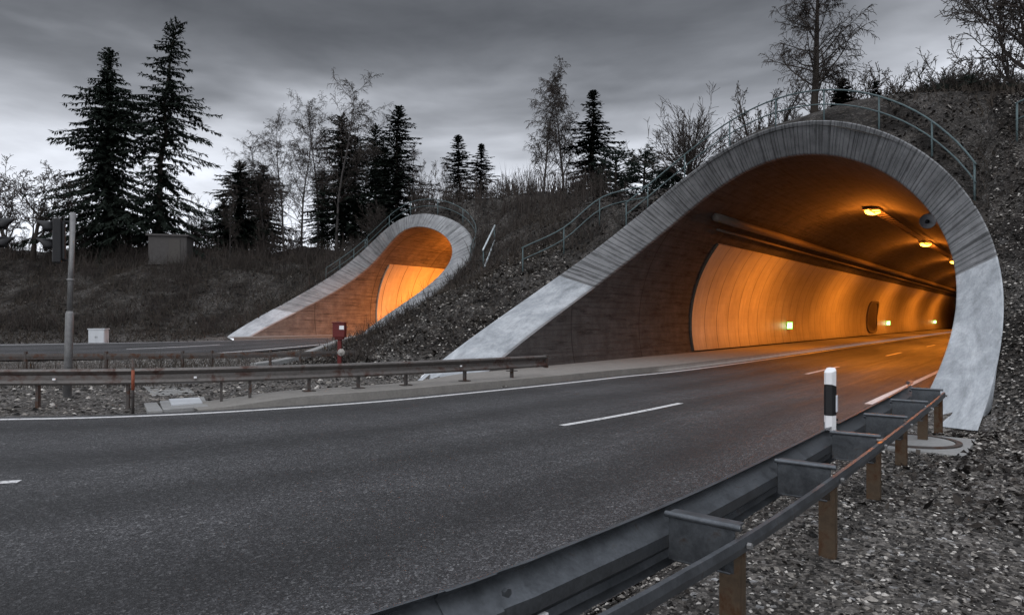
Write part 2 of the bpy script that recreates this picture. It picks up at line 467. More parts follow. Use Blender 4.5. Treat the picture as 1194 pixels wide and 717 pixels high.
# verge between the roads, camera shoulder, far flats
for (x, y, z) in ((-9, 13.5, -.02), (-6, 15, 0), (-14, 15, 0), (-10, 19, .02), (-20, 20, .05), (-30, 20, .05), (-60, 22, .05), (-110, 24, .05), (-7.5, 22, .08), (-3.5, 17.2, .08), (-1.5, 18.6, .12),
                  (0, 0, 0), (2, 0, 0), (3, 4, .05), (0, -6, 0), (6, -4, .6), (-10, -8, 0), (-60, -10, 0), (-110, -10, 0), (20, -10, 5), (50, -10, 9), (-20, 12, 0), (-60, 5, 0), (-110, 5, 0), (60, 30, 14), (60, 90, 16), (60, 160, 17), (10, 160, 15)): W(x, y, z)
ctl = np.array(ctl)
def _phi(r2): return np.where(r2 > 0, r2 * np.log(np.maximum(r2, 1e-12)), 0) * .5
_n = len(ctl)
_K = _phi(((ctl[:, None, :2] - ctl[None, :, :2]) ** 2).sum(2)) + np.eye(_n) * .35
_P = np.c_[np.ones(_n), ctl[:, :2]]
_A = np.block([[_K, _P], [_P.T, np.zeros((3, 3))]])
_w = np.linalg.solve(_A, np.r_[ctl[:, 2], np.zeros(3)])
def tps(x, y):
    x = np.atleast_1d(np.asarray(x, float)); y = np.atleast_1d(np.asarray(y, float)); out = np.empty(len(x))
    for i in range(0, len(x), 20000):
        q = np.c_[x[i:i + 20000], y[i:i + 20000]]
        out[i:i + 20000] = _phi(((q[:, None] - ctl[None, :, :2]) ** 2).sum(2)) @ _w[:_n] + _w[_n] + q @ _w[_n + 1:]
    return out

def seg_dist(x, y, P):
    P = np.asarray(P)[:, :2]; best = np.full(len(x), 1e9)
    for a, b in zip(P[:-1], P[1:]):
        d = b - a; L = d @ d
        s = np.clip(((x - a[0]) * d[0] + (y - a[1]) * d[1]) / L, 0, 1)
        best = np.minimum(best, (x - a[0] - s * d[0]) ** 2 + (y - a[1] - s * d[1]) ** 2)
    return np.sqrt(best)
def in_poly(x, y, P):
    c = np.zeros(len(x), bool); n = len(P)
    for i in range(n):
        x1, y1 = P[i]; x2, y2 = P[i - 1]
        m = (y1 > y) != (y2 > y)
        with np.errstate(divide='ignore', invalid='ignore'):
            c ^= m & (x < (x2 - x1) * (y - y1) / (y2 - y1) + x1)
    return c
_Lo = offset(LEFT, -.35)   # LEFT runs out of the tunnel: its right-hand side is the verge
_Lo = offset(LEFT, .35)
_tL = xyuv(_Lo[:, 0], _Lo[:, 1], .6636)[1]; _tR = xyuv(RIGHT[:, 0], RIGHT[:, 1], .6636)[1]
_poly1 = np.r_[_Lo[_tL < 14.6][::3], RIGHT[_tR < 14.2][::-1][::3]]
_r2 = ROAD2[xyuv(ROAD2[:, 0], ROAD2[:, 1], .6036)[1] < 25][::3]
_se = np.linspace(0, 1, 400)
def _te(p, w):
    pts = [ring_pt(p, s, w) for s in _se]
    u = np.array([p['u0'] + (RI + TK * w) * math.cos(q[1]) for q in pts]); t = np.array([q[2] for q in pts]); z = np.array([q[0].z for q in pts])
    m = z >= p['dz'] + ZC
    return u[m][::-1], t[m][::-1]
_TE = {id(p): (_te(p, .5), _te(p, 1.0)) for p in (PA, PB)}

_LEG = {}
for p in (PA, PB):
    _LEG[id(p)] = {}
    for sd, ss_ in ((1, np.linspace(0, .42, 80)), (-1, np.linspace(1, .62, 80))):
        e_ = [ring_pt(p, s, 1.0) for s in ss_]; tt_ = np.maximum.accumulate(np.array([q[2] for q in e_])) + np.arange(80) * 1e-5
        _LEG[id(p)][sd] = (np.array([q[0].z for q in e_]), tt_)

def ground(x, y, inside=False):
    x = np.atleast_1d(np.asarray(x, float)); y = np.atleast_1d(np.asarray(y, float))
    h = tps(x, y)
    amp = np.clip((h - .3) / 2, 0, 1)
    h = h + amp * .10 * (np.sin(x * 1.7 + 1.3 * np.sin(y * .9)) + np.sin(y * 2.1 + x * .6)) * .6
    far = np.clip((np.hypot(x, y) - 40) / 30, 0, 1)
    h += far * amp * (.40 * np.sin(x * .35 + 2 * np.sin(y * .21)) + .28 * np.sin(x * .93 + 1.7 * np.sin(y * .4)) + .16 * np.sin(x * 2.3 + y))
    d1 = np.where(in_poly(x, y, _poly1), 0, seg_dist(x, y, np.r_[_poly1, _poly1[:1]]))
    d2 = np.maximum(seg_dist(x, y, _r2) - 4.6, 0)
    t1 = xyuv(x, y, .6636)[1]
    h = np.where(t1 < 13.5, np.minimum(h, -.05 + d1 * .9), h)
    h = np.where(d1 <= 0, -.06, h)
    h = np.where((d1 > 0) & (t1 < 12), np.maximum(h, -.055), h)
    h = np.where(d2 < 3, np.minimum(h, z2(y) - .05 + d2 * .6), h)
    h = np.where(d2 <= 0, z2(y) - .06, h)
    # gravel shoulder heaped along the foreground guardrail
    dr = seg_dist(x, y, RAILN[RAILN[:, 0] > -1])
    vz = np.interp(y, [2, 3.4, 4.9, 6, 7, 8.2, 9.4, 10.4], [.02, .08, .16, .23, .26, .24, .12, 0])
    right_side = (y < 11) & (x > -.6) & (d1 > 0)
    h = np.where(right_side, np.maximum(h, vz * smooth(d1 / .7) * (1 - smooth((dr - 1.0) / 1.5))), h)
    ins = np.zeros(len(x), bool)
    for p in (PA, PB):
        u, t = xyuv(x, y, p['a']); du = np.abs(u - p['u0'])
        (um, tm), (uo, to) = _TE[id(p)]
        te = np.interp(u, um, tm); teo = np.interp(u, uo, to)
        zo = p['dz'] + ZC + np.sqrt(np.maximum((RI + TK) ** 2 - du ** 2, 0))
        on = (du < RI + TK * .97) & (t > np.minimum(te, teo) - .3)
        h = np.where(on, np.clip(h, zo - .30, zo - .14 + np.maximum(t - teo - .1, 0) * .9), h)
        h = np.where(on & (t > teo + 1.5), np.maximum(h, zo + .2), h)
        # beside the legs keep the earth just below the outer edge
        for sd, (ez, et) in _LEG[id(p)].items():
            side = ((u - p['u0']) * sd > 0) & (du > RI * .6)
            zl = np.where(t < et[0] - .7, 99, np.interp(t, et, ez, left=p['dz'] - .02, right=99))
            out = np.maximum(du - RI - TK, 0)
            near = side & (out < 2.2); lowb = near & (du > RI + TK * .5)
            h = np.where(near, np.minimum(h, zl - .06 + out * .8), h)
            h = np.where(lowb & (zl < 50), np.maximum(h, zl - .13 - out * .6), h)
        front = t > np.where(u > p['u0'], 13.45 if p is PA else 23.6, 13.8 if p is PA else 23.9)
        tm_ = np.maximum(te, teo)
        ins |= front & (t <= tm_ + .02) & (du < RI + TK * .98)
    return (h, ins) if inside else h
def gz(x, y): return float(ground([x], [y])[0])

def axis_pts(lo, c0, c1, hi, step):
    core = np.arange(c0, c1 + 1e-6, step)
    def out(a, b, s):
        r, q, w = [], a, s
        while (q < b if b > a else q > b):
            w *= 1.12; q += w if b > a else -w; r.append(q)
        return np.array(r)
    return np.r_[out(c0, lo, step)[::-1], core, out(c1, hi, step)]
gx = axis_pts(-400, -20, 14, 400, .3); gy = axis_pts(-150, 1, 48, 700, .3)
XX, YY = np.meshgrid(gx, gy)
HH, INS = ground(XX.ravel(), YY.ravel(), True)
# beyond the surveyed ground let the height settle to a level
rr = np.hypot(XX.ravel(), YY.ravel() - 40)
HH = np.where(rr > 130, HH + (np.clip(HH, 0, 14) - HH) * smooth((rr - 130) / 60), HH)
HH = np.clip(HH, -.3, 20)
nx, ny = len(gx), len(gy)
idx = np.arange(nx * ny).reshape(ny, nx)
q = np.stack([idx[:-1, :-1], idx[:-1, 1:], idx[1:, 1:], idx[1:, :-1]], 2).reshape(-1, 4)
q = q[~INS[q].any(1)]
gm = MB(); gm.v = list(map(tuple, np.c_[XX.ravel(), YY.ravel(), HH].tolist())); gm.f = list(map(tuple, q.tolist()))
# a finer hem of earth that hugs each portal's outer edge
for p in (PA, PB):
    rows = []
    for s in np.linspace(.13, .9, 170):
        e0 = [ring_pt(p, s, 1.0, b)[0] for b in (.03, .12, .2, .28, .36, .48, .65, .9, 1.2, 1.6)]
        h_ = ground([q.x for q in e0], [q.y for q in e0]); rows.append([(q.x, q.y, float(z)) for q, z in zip(e0, h_)])
    gm.grid(rows)
    for sd in (-1, 1):
        ez, et = _LEG[id(p)][sd]; rows = []
        for t in np.arange(et[0] - .6, et[0] + 6.5, .12):
            zl_ = float(np.interp(t, et, ez)) - p['dz']; d0 = math.sqrt(max((RI + TK) ** 2 - max(zl_ - ZC, 0) ** 2, 1)) - .03
            e0 = [uvxy(p['u0'] + sd * (d0 + k), t, p['a']) for k in (0, .06, .14, .24, .36, .5, .7)]
            h_ = ground([q[0] for q in e0], [q[1] for q in e0]); rows.append([(*q, float(z)) for q, z in zip(e0, h_)])
        gm.grid(rows)
# subsoil under the portal feet, so that no gap opens between earth and concrete
for (u0_, u1_, t0_, t1_, a_, z_) in ((-14.8, .2, 11.9, 20.5, .6636, -.10), (-38.2, -23.4, 21.5, 31, .6036, -.02)):
    gm.grid([[(*uvxy(u, t, a_), z_) for u in np.linspace(u0_, u1_, 12)] for t in np.linspace(t0_, t1_, 8)])
tag(gm.build('ground', M['ground'], smooth=True), kind='structure')

# ------------------------------------------------------------------ road surfaces
def strip(name, A, B, z, mat, n=6, zf=None, kind='structure'):
    k = max(len(A), len(B)); A = resample(A, k); B = resample(B, k)
    m = MB(); rows = []; uv = []; al = np.r_[0, np.cumsum(np.linalg.norm(np.diff((A + B) / 2, axis=0), axis=1))]
    for i_, (a, b) in enumerate(zip(A, B)):
        row = []; uv.append([(8.2 * j / n, float(al[i_])) for j in range(n + 1)])
        for j in range(n + 1):
            p = a + (b - a) * j / n
            row.append((p[0], p[1], (zf(p[1]) if zf else 0) + z))
        rows.append(row)
    m.grid(rows, uv)
    return tag(m.build(name, mat, smooth=False), kind=kind)
strip('road', _Lo, RIGHT, 0.0, M['asphalt'], 8)
strip('far_road', offset(ROAD2, -4.4), offset(ROAD2, 4.4), 0.0, M['asphalt'], 6, z2)

def band(m, P, w, z, zf=None):
    A, B = offset(P, -w / 2), offset(P, w / 2)
    m.grid([[(a[0], a[1], z + (zf(a[1]) if zf else 0)), (b[0], b[1], z + (zf(b[1]) if zf else 0))] for a, b in zip(A, B)])
def arclen(P): return np.r_[0, np.cumsum(np.linalg.norm(np.diff(P, axis=0), axis=1))]
m = MB(); band(m, LEFT, .16, .004); tag(m.build('edge_line', M['paint']), kind='structure')
m = MB()
e = spline([uvxy(-2.75, 150, .6636), uvxy(-2.8, 60, .6636), uvxy(-2.82, 24, .6636), uvxy(-2.84, 18, .6636), uvxy(-2.84, 15.2, .6636)], .5)
band(m, e, .15, .004); tag(m.build('edge_line', M['paint']), kind='structure')
# centre dashes: one ends by the frame's left edge, one sits before the portal, the rest run into the tunnel
m = MB()
tt = xyuv(CENTRE[:, 0], CENTRE[:, 1], .6636)[1]
for t0 in np.arange(9.1, 140, 13.2):
    seg = CENTRE[(tt >= t0) & (tt <= t0 + 4.3)]
    if len(seg) > 2: band(m, seg, .13, .004)
seg = CENTRE[(CENTRE[:, 0] < -4.95) & (CENTRE[:, 0] > -9.3)]; band(m, seg, .13, .004)
seg = CENTRE[(CENTRE[:, 0] < -18) & (CENTRE[:, 0] > -22.3)]; band(m, seg, .13, .004)
tag(m.build('centre_line', M['paint']), kind='structure')
m = MB(); band(m, offset(ROAD2, 3.8), .15, .004, z2); band(m, offset(ROAD2, -3.8), .15, .004, z2)
L2 = arclen(ROAD2)
for s0 in np.arange(4, L2[-1] - 6, 12): band(m, ROAD2[(L2 >= s0) & (L2 <= s0 + 4.5)], .13, .004, z2)
tag(m.build('far_road_markings', M['paint']), kind='structure')

# raised kerb with a paved apron that becomes the walkway along the tunnel wall
kin = offset(LEFT, .45); ktt = xyuv(kin[:, 0], kin[:, 1], .6636)[1]
kin = kin[(kin[:, 0] > -5.9)]
kt = xyuv(kin[:, 0], kin[:, 1], .6636)[1]
kou = []
for i, (p, t) in enumerate(zip(kin, kt)):
    u = xyuv(p[0], p[1], .6636)[0]
    w_wall = -12.95
    k = smooth((t - 10.5) / 4.0)
    uo = (u - 1.15) * (1 - k) + w_wall * k
    kou.append(uvxy(uo, t + (1 - k) * .35, .6636))
kou = np.array(kou)
m = MB(); rows = []
for p, o_ in zip(kin, kou):
    hgt = .15 * float(smooth((p[0] + 5.9) / 2.0)) + .015
    d = (o_ - p) / np.linalg.norm(o_ - p)
    c = p + d * .16
    rows.append([(p[0], p[1], -.05), (p[0] + d[0] * .015, p[1] + d[1] * .015, hgt), (c[0], c[1], hgt + .008), (c[0] + d[0] * .012, c[1] + d[1] * .012, hgt - .006), (o_[0], o_[1], hgt + .01), (o_[0], o_[1], -.05)])
m.grid(rows)
tag(m.build('kerb', M['kerb']), kind='structure')
m = MB()
rkt = np.arange(13.0, 150, .5); rk = np.array([uvxy(-1.97, t, .6636) for t in rkt])
m.grid([[(a[0], a[1], -.02), (a[0], a[1], .02 + .12 * float(smooth((t - 14) / 3))), (*uvxy(-1.2, t, .6636), .03 + .12 * float(smooth((t - 14) / 3)))] for a, t in zip(rk, rkt)])
tag(m.build('right_kerb', M['kerb']), kind='structure')
m = MB()
for sgn, A in ((1, 4.4), (-1, -4.4)):
    rows = []
    for t in np.arange(23.2, 120, .6):
        c = uvxy(-30.86 - A, t, .6036); d = uvxy(-30.86 - (5.75 if A > 0 else -5.75), t, .6036)
        zz = float(z2(c[1])); rows.append([(*c, zz - .03), (*c, zz + .14), (*d, zz + .15)])
    m.grid(rows)
tag(m.build('far_kerb', M['kerb']), kind='structure')

# ------------------------------------------------------------------ tunnels
def tunnel(p, name, label, ringmat, foot_z, far=False):
    root = empty(name, ring_pt(p, .5, 0)[0] * 1.0)
    root.location = (*uvxy(p['u0'], p['c'][0], p['a']), p['dz'])
    off = Vector(root.location)
    tag(root, label, 'tunnel')
    ns = 121
    S_ = np.linspace(0, 1, ns)
    arc = RI * (math.pi + 2 * math.asin(ZC / RI))
    # portal ring face: rounded arris, then back along the outer shell
    prof = [(0.0, .22), (0.0, .035), (.035, 0.0), (.2, -.012), (.5, -.02), (.8, -.012), (.965, 0.0), (1.0, .04), (1.0, .6), (1.0, 5.0)]
    def face(s0, s1, nm, mat, dz=0.0, k=0.0):
        m = MB(); n = max(6, int((s1 - s0) * 150)); rows, uv = [], []
        for i in range(n + 1):
            s = s0 + (s1 - s0) * i / n; r_, q_ = [], []
            acc = 0
            for (w, b) in prof:
                pt, th, t = ring_pt(p, s, w, b + dz)
                r_.append(pt - off); q_.append((s * arc * 1.1, w * 1.2 + b))
            rows.append(r_); uv.append(q_)
        m.grid(rows, uv)
        return m.build(nm, mat, root, smooth=False)
    # parameter where the ring passes foot_z on either side
    zs = np.array([ring_pt(p, s, .5)[0].z - p['dz'] for s in S_])
    sr = float(np.interp(foot_z[0], zs[:20], S_[:20])); sl = float(np.interp(-foot_z[1], -zs[-40:], S_[-40:]))
    face(sr, sl, 'portal_ring', ringmat)
    f1 = face(0, sr, 'portal_foot', M['foot'], -.02); f2 = face(sl, 1, 'portal_foot', M['foot'], -.02)
    f1['label'] = 'pale smooth right foot of the portal'; f2['label'] = 'pale smooth left foot of the portal'
    # lining
    m = MB(); ts = np.r_[np.linspace(0, 1, 40) ** 1.6]
    rows, uv = [], []
    for s in S_:
        r_, q_ = [], []
        _, th, t0 = ring_pt(p, s, 0)
        t0 += .2
        for k in ts:
            t = t0 + (p['t1'] - t0) * k
            x, y = uvxy(p['u0'] + RI * math.cos(th), t, p['a'])
            r_.append(Vector((x, y, p['dz'] + ZC + RI * math.sin(th))) - off); q_.append((s * arc, t))
        rows.append(r_); uv.append(q_)
    m.grid(rows, uv)
    cap = [r_[-1] for r_ in rows]; b = len(m.v); m.add([tuple(c) for c in cap], [tuple(range(len(cap)))])
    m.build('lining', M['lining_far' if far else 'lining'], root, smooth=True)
    # cladding on both walls
    def cladding(side, t0, z0, z1):
        m = MB(); rr = RI - .10; rows, uv = [], []
        tl = np.arange(t0, p['t1'], .75)
        a0 = math.asin((z0 - ZC) / rr); a1 = math.asin((z1 - ZC) / rr)
        for k in range(15):
            th = a0 + (a1 - a0) * k / 14; r_, q_ = [], []
            w = th if side > 0 else math.pi - th
            for t in np.r_[tl[0], tl]:
                rad = RI + .02 if len(r_) == 0 else rr
                x, y = uvxy(p['u0'] + rad * math.cos(w), t, p['a'])
                r_.append(Vector((x, y, p['dz'] + ZC + rad * math.sin(w))) - off); q_.append(((th - a0) * rr, t))
            rows.append(r_); uv.append(q_)
        # top return
        r_, q_ = [], []
        for t in np.r_[tl[0], tl]:
            w = a1 if side > 0 else math.pi - a1
            x, y = uvxy(p['u0'] + (RI + .02) * math.cos(w), t, p['a']); r_.append(Vector((x, y, p['dz'] + ZC + (RI + .02) * math.sin(w))) - off); q_.append(((a1 - a0) * rr + .1, t))
        rows.append(r_); uv.append(q_)
        m.grid(rows, uv)
        return m.build('wall_cladding', M['clad'], root, smooth=False)
    tc = 30.0 if not far else 35.6
    cladding(-1, tc, .25, 5.05); cladding(1, tc, .25, 5.05)
    def along(u, z, t0, t1, r, nm, mat, n=10):
        m = MB(); m.tube([Vector((*uvxy(u, t, p['a']), z + p['dz'])) - off for t in np.arange(t0, t1, 4.0)], r, n); return m.build(nm, mat, root, smooth=True)
    du = 3.38
    for sg in (-1,):
        along(p['u0'] + sg * du, 5.86, 27.2 if not far else 42, p['t1'], .17, 'cornice_duct', M['pipe'])
        along(p['u0'] + sg * (du + .45), 5.52, 28.5 if not far else 42, p['t1'], .06, 'cable', M['pipe'], 6)
    # ladder cable tray beside the row of lamps
    m = MB(); t0 = 36 if not far else 40
    for du_ in (.35, .75):
        m.tube([Vector((*uvxy(p['u0'] + du_ + .3, t, p['a']), 6.86 + p['dz'])) - off for t in (t0, p['t1'])], .03, 4)
    for t in np.arange(t0, min(p['t1'], 100), .8):
        m.tube([Vector((*uvxy(p['u0'] + d_ + .3, t, p['a']), 6.86 + p['dz'])) - off for d_ in (.35, .75)], .03, 4)
    m.build('cable_tray', M['pipe'], root)
    return root
tunnel(PA, 'road_tunnel', 'large near road tunnel with board marked teardrop concrete portal over the main road', M['ring'], (2.9, 3.05))
tunnel(PB, 'road_tunnel', 'smaller looking far road tunnel glowing orange behind the gravel bank', M['ring_far'], (.9, 1.7), True)

# lamps, a thing each
def lamp(p, u, t, z, label, light, grp):
    x, y = uvxy(u, t, p['a'])
    r = empty('tunnel_lamp', (x, y, z + p['dz']), -p['a'])
    tag(r, label, 'lamp', grp)
    m = MB(); m.box((0, 0, .13), (.72, 1.25, .12)); m.box((0, -.25, .24), (.05, .05, .16)); m.box((0, .25, .24), (.05, .05, .16))
    m.build('housing', M['pipe'], r, bevel=.02)
    m = MB(); m.lathe([(.001, -.10), (.2, -.10), (.31, -.05), (.35, .02), (.35, .069)], n=20)
    for i, v in enumerate(m.v): m.v[i] = (v[0], v[1] * 1.7, v[2])
    m.build('lens', M['lamp'], r, smooth=True)
    if light:
        L = bpy.data.lights.new('lamp_light', 'SPOT'); L.energy = light; L.spot_size = R(166); L.spot_blend = .5; L.color = (1, .29, .028); L.shadow_soft_size = .2
        o = bpy.data.objects.new('lamp_light', L); COL.objects.link(o); o.parent = r; o.location = (0, 0, -.4)
        L = bpy.data.lights.new('lamp_glow', 'POINT'); L.energy = light * .2; L.color = (1, .25, .022); L.shadow_soft_size = .25
        o = bpy.data.objects.new('lamp_glow', L); COL.objects.link(o); o.parent = r; o.location = (0, 0, -.75)
LA = 3100
for i, t in enumerate((37.5, 56.0, 74.7, 93.4, 112.1)):
    lab = ('nearest and largest orange sodium lamp under the near tunnel vault', 'second orange sodium lamp of the near tunnel, right of the largest one', 'third orange lamp of the near tunnel, beside the ring\'s inner edge', 'orange lamp deep in the near tunnel past the third lamp', 'farthest orange lamp deep in the near tunnel')[i]
    lamp(PA, -6.8, t, (6.95, 6.93, 6.9, 6.9, 6.9)[i], lab, LA, 'sodium lamps along the near tunnel vault')
for i, t in enumerate((40.0, 58.0, 76.0)):
    lamp(PB, -30.3, t, 6.9, ('first orange lamp inside the far tunnel behind its ring', 'second orange lamp inside the far tunnel', 'third orange lamp deep inside the far tunnel')[i], LA * 2.3, 'lamps along the far tunnel vault')

# green emergency signs and the niche door on the cladding
def wall_frame(p, t, z):
    th = math.asin((z - ZC) / (RI - .1)); u = p['u0'] - (RI - .1) * math.cos(th)
    x, y = uvxy(u, t, p['a']); return (x, y, z + p['dz'])
for t, lab in ((44.5, 'nearest lit green escape sign on the orange cladding'), (78.0, 'lit green escape sign just beyond the dark niche door'), (114.0, 'farthest and smallest lit green escape sign in the near tunnel')):
    r = empty('escape_sign', wall_frame(PA, t, 1.3), -.6636); tag(r, lab, 'sign', 'green escape signs on the tunnel wall')
    m = MB(); m.box((.22, 0, 0), (.36, .08, .46)); m.box((.02, 0, 0), (.1, .06, .1)); m.build('housing', M['black'], r)
    m = MB(); m.box((.22, -.046, 0), (.34, .012, .44)); m.build('green_face', M['green'], r)
    m = MB()
    m.box((.29, -.056, 0), (.12, .008, .3)); m.box((.14, -.056, .12), (.05, .008, .05)); m.box((.13, -.056, .0), (.06, .008, .16)); m.box((.10, -.056, -.12), (.03, .008, .12)); m.box((.17, -.056, -.11), (.03, .008, .1))
    m.build('pictogram', M['signwhite'], r)
r = empty('niche_door', wall_frame(PA, 70.5, .35), -.6636); tag(r, 'dark brown emergency niche door set in the orange cladding', 'door')
m = MB(); rows = []
def niche(w, h0, h1, push):
    pts = []
    for k in range(28):
        an = 2 * math.pi * k / 28; c, s_ = math.cos(an), math.sin(an)
        e = 4.5; y = w * math.copysign(abs(c) ** (2 / e), c); z = (h0 + h1) / 2 + (h1 - h0) / 2 * math.copysign(abs(s_) ** (2 / e), s_)
        u = PA['u0'] - (RI - .1 - push) * math.cos(math.asin((z - ZC) / RI))
        q_ = Vector((*uvxy(u, 70.5 + y, PA['a']), z)); q_ = q_ - Vector(r.location); ca, sa = math.cos(.6636), math.sin(.6636)
        pts.append((q_.x * ca - q_.y * sa, q_.x * sa + q_.y * ca, q_.z))
    return pts
a_, b_, c_, d_ = niche(2.2, .45, 3.35, 0), niche(2.2, .45, 3.35, .14), niche(1.95, .6, 3.2, .14), niche(1.95, .6, 3.2, .06)
m.grid([x + x[:1] for x in (a_, b_, c_, d_)]); m.build('frame', M['pipe'], r)
m = MB(); m.add(d_, [tuple(range(28))]); m.build('door_leaf', M['soot'], r)

# horn loudspeaker inside the near ring
q_ = at(1082, 258, 22.0)
r = empty('horn_loudspeaker', q_, R(-20)); tag(r, 'round grey horn loudspeaker hung inside the near portal ring', 'loudspeaker')
Mx = Matrix.Rotation(R(90), 4, 'X')
m = MB(); m.lathe([(.235, .0), (.245, .03), (.235, .05), (.19, .12), (.1, .24), (.07, .4), (.001, .42)], n=24, M=Matrix.Rotation(R(-90), 4, 'X')); m.build('horn', M['pole'], r, smooth=True)
m = MB(); m.lathe([(.23, .02), (.16, .08), (.06, .16), (.001, .16)], n=24, M=Matrix.Rotation(R(-90), 4, 'X')); m.build('horn_mouth', mat_plain('horn_mouth_grey', (.34, .34, .35), .5), r, smooth=True)
m = MB(); m.lathe([(.001, .0), (.05, .02), (.065, .08), (.06, .16)], n=16, M=Matrix.Rotation(R(-90), 4, 'X')); m.build('driver_cone', M['black'], r, smooth=True)
m = MB(); m.box((.1, .22, .28), (.04, .04, .6)); m.build('bracket', M['pipe'], r)

# ------------------------------------------------------------------ hand railings
def railing(path, label, mat, posts, h=1.0, r=.026, name='handrail', grp='tubular hand railings on the portals', sink=.25):
    """path: 3-D ground points; posts: parameters 0..1 along it"""
    P = spline([tuple(p) for p in path], .4); L = arclen(P)
    root = empty(name, P[0]); tag(root, label, 'railing', grp); o = Vector(P[0])
    pts = [Vector(q) - o for q in P]
    m = MB(); m.tube([q + Vector((0, 0, h)) for q in pts], r, 8); m.build('top_rail', mat, root, smooth=True)
    m = MB(); m.tube([q + Vector((0, 0, h * .55)) for q in pts], r * .85, 8); m.build('mid_rail', mat, root, smooth=True)
    for k in posts:
        q = Vector([np.interp(k * L[-1], L, P[:, j]) for j in range(3)]) - o
        m = MB(); m.tube([q + Vector((0, 0, -sink)), q + Vector((0, 0, h))], r, 8); m.build('post', mat, root, smooth=True)
    return root
def snap(px, py, d):
    p = at(px, py, d); return (p.x, p.y, gz(p.x, p.y))
railing([snap(608, 320, 25.6), snap(657, 297, 26.6), snap(703, 275, 27.4), snap(757, 248, 27.9)], 'straight handrail climbing the gravel bank left of the near portal', M['hand'], (.01, .33, .65, .99))
pts = [ring_pt(PA, s, 1.0, .35, .02)[0] for s in (.775, .73, .68, .63, .58, .53, .48, .43, .38, .33, .28, .23, .195)]
railing(pts, 'long curved handrail arching over the crown of the near portal', M['hand'], (.005, .2, .34, .475, .6, .73, .86, .995))
p0 = snap(1184, 233, 17.2); p1 = at(1240, 225, 17.0); p2 = at(1330, 205, 17.4)
railing([p0, (p1.x, p1.y, gz(p1.x, p1.y)), (p2.x, p2.y, gz(p2.x, p2.y))], 'short green handrail on the slope at the right edge beside the near portal', M['hand'], (.01, .5, .99), .92)
pts = [ring_pt(PB, s, 1.0, .5, .02)[0] for s in (.845, .815, .79, .765, .74)]
railing(pts, 'handrail on the lower left flank of the far portal', M['hand'], (.01, .35, .7, .99))
pts = [ring_pt(PB, s, 1.0, .45, .02)[0] for s in (.735, .69, .64, .58, .52, .46, .4, .34, .28, .23, .19)]
railing(pts, 'curved handrail over the crown of the far portal', M['hand'], (.005, .17, .33, .5, .66, .83, .995))
# bright stair handrail leaning up the bank
a_ = snap(565, 312, 33.5); b_ = at(577, 262, 38.0)
a_ = Vector(a_); b_ = Vector((b_.x, b_.y, gz(b_.x, b_.y)))
r = empty('stair_handrail', a_); tag(r, 'short pale two bar stair handrail on the dark bank between the portals', 'railing')
at_, bt_ = at(563, 303, 33.6), at(577, 264, 37.5)
for k, (da, db) in enumerate((((563, 292), (577, 263)), ((565, 311), (577, 280)))):
    m = MB(); m.tube([at(*da, 33.6) - a_, at(*db, 37.5) - a_], .045, 8); m.build('rail_bar', M['hand_pale'], r, smooth=True)
for px, y0, d in ((563.6, 292, 33.7), (576.5, 264, 37.4)):
    p = at(px, y0, d); m = MB(); m.tube([p - a_, Vector((p.x, p.y, gz(p.x, p.y) - .2)) - a_], .035, 8); m.build('post', M['hand'], r, smooth=True)

# ------------------------------------------------------------------ guardrails
WPROF = [(0, .31), (.035, .295), (.05, .265), (.005, .215), (-.03, .185), (-.03, .125), (.005, .095), (.05, .045), (.035, .015), (0, 0)]
def wprofile(flip=1, th=.006):
    f = [(a * flip, b) for a, b in WPROF]; back = [((a - th) * flip, b) for a, b in reversed(WPROF)]
    return f + back
# near right-hand rail with spacers, strap and rusty posts
P = np.c_[RAILN, np.full(len(RAILN), .44)]
o0 = Vector((1.23, 4.04, 0))
root = empty('guardrail', o0); tag(root, 'weathered steel guardrail with box spacers and rusty posts in the right foreground', 'guardrail')
Lr = arclen(RAILN)
m = MB(); m.sweep([Vector(q) - o0 for q in P], [(-a * 1.25, b) for a, b in wprofile(1)]); beam = m.build('beam', M['rail'], root, smooth=False)
def along_rail(s, side=0.0, z=0.0):
    q = np.array([np.interp(s, Lr, RAILN[:, j]) for j in (0, 1)]); q2 = np.array([np.interp(s + .05, Lr, RAILN[:, j]) for j in (0, 1)])
    d = (q2 - q) / np.linalg.norm(q2 - q); n_ = np.array([d[1], -d[0]])
    return Vector((*(q + n_ * side), z)), math.atan2(d[1], d[0])
def s_at_depth(dep):
    i = np.where(RAILN[:, 0] > -1)[0]; return float(np.interp(dep, RAILN[i, 1], Lr[i]))
deps = [2.1, 3.45, 4.72, 5.9, 7.0, 8.25, 9.6]
ss = [s_at_depth(d) for d in deps]
ss = [ss[0] - 3.4, ss[0] - 1.7] + ss
m = MB(); path = [along_rail(s, .43, .625)[0] - o0 for s in np.arange(Lr[np.where(RAILN[:, 0] > -6)[0][0]], ss[-1] + .25, .25)]
m.sweep(path, [(-.012, 0), (.012, 0), (.02, .035), (.012, .07), (-.012, .07), (-.02, .035)]); m.build('rear_strap', M['rail'], root)
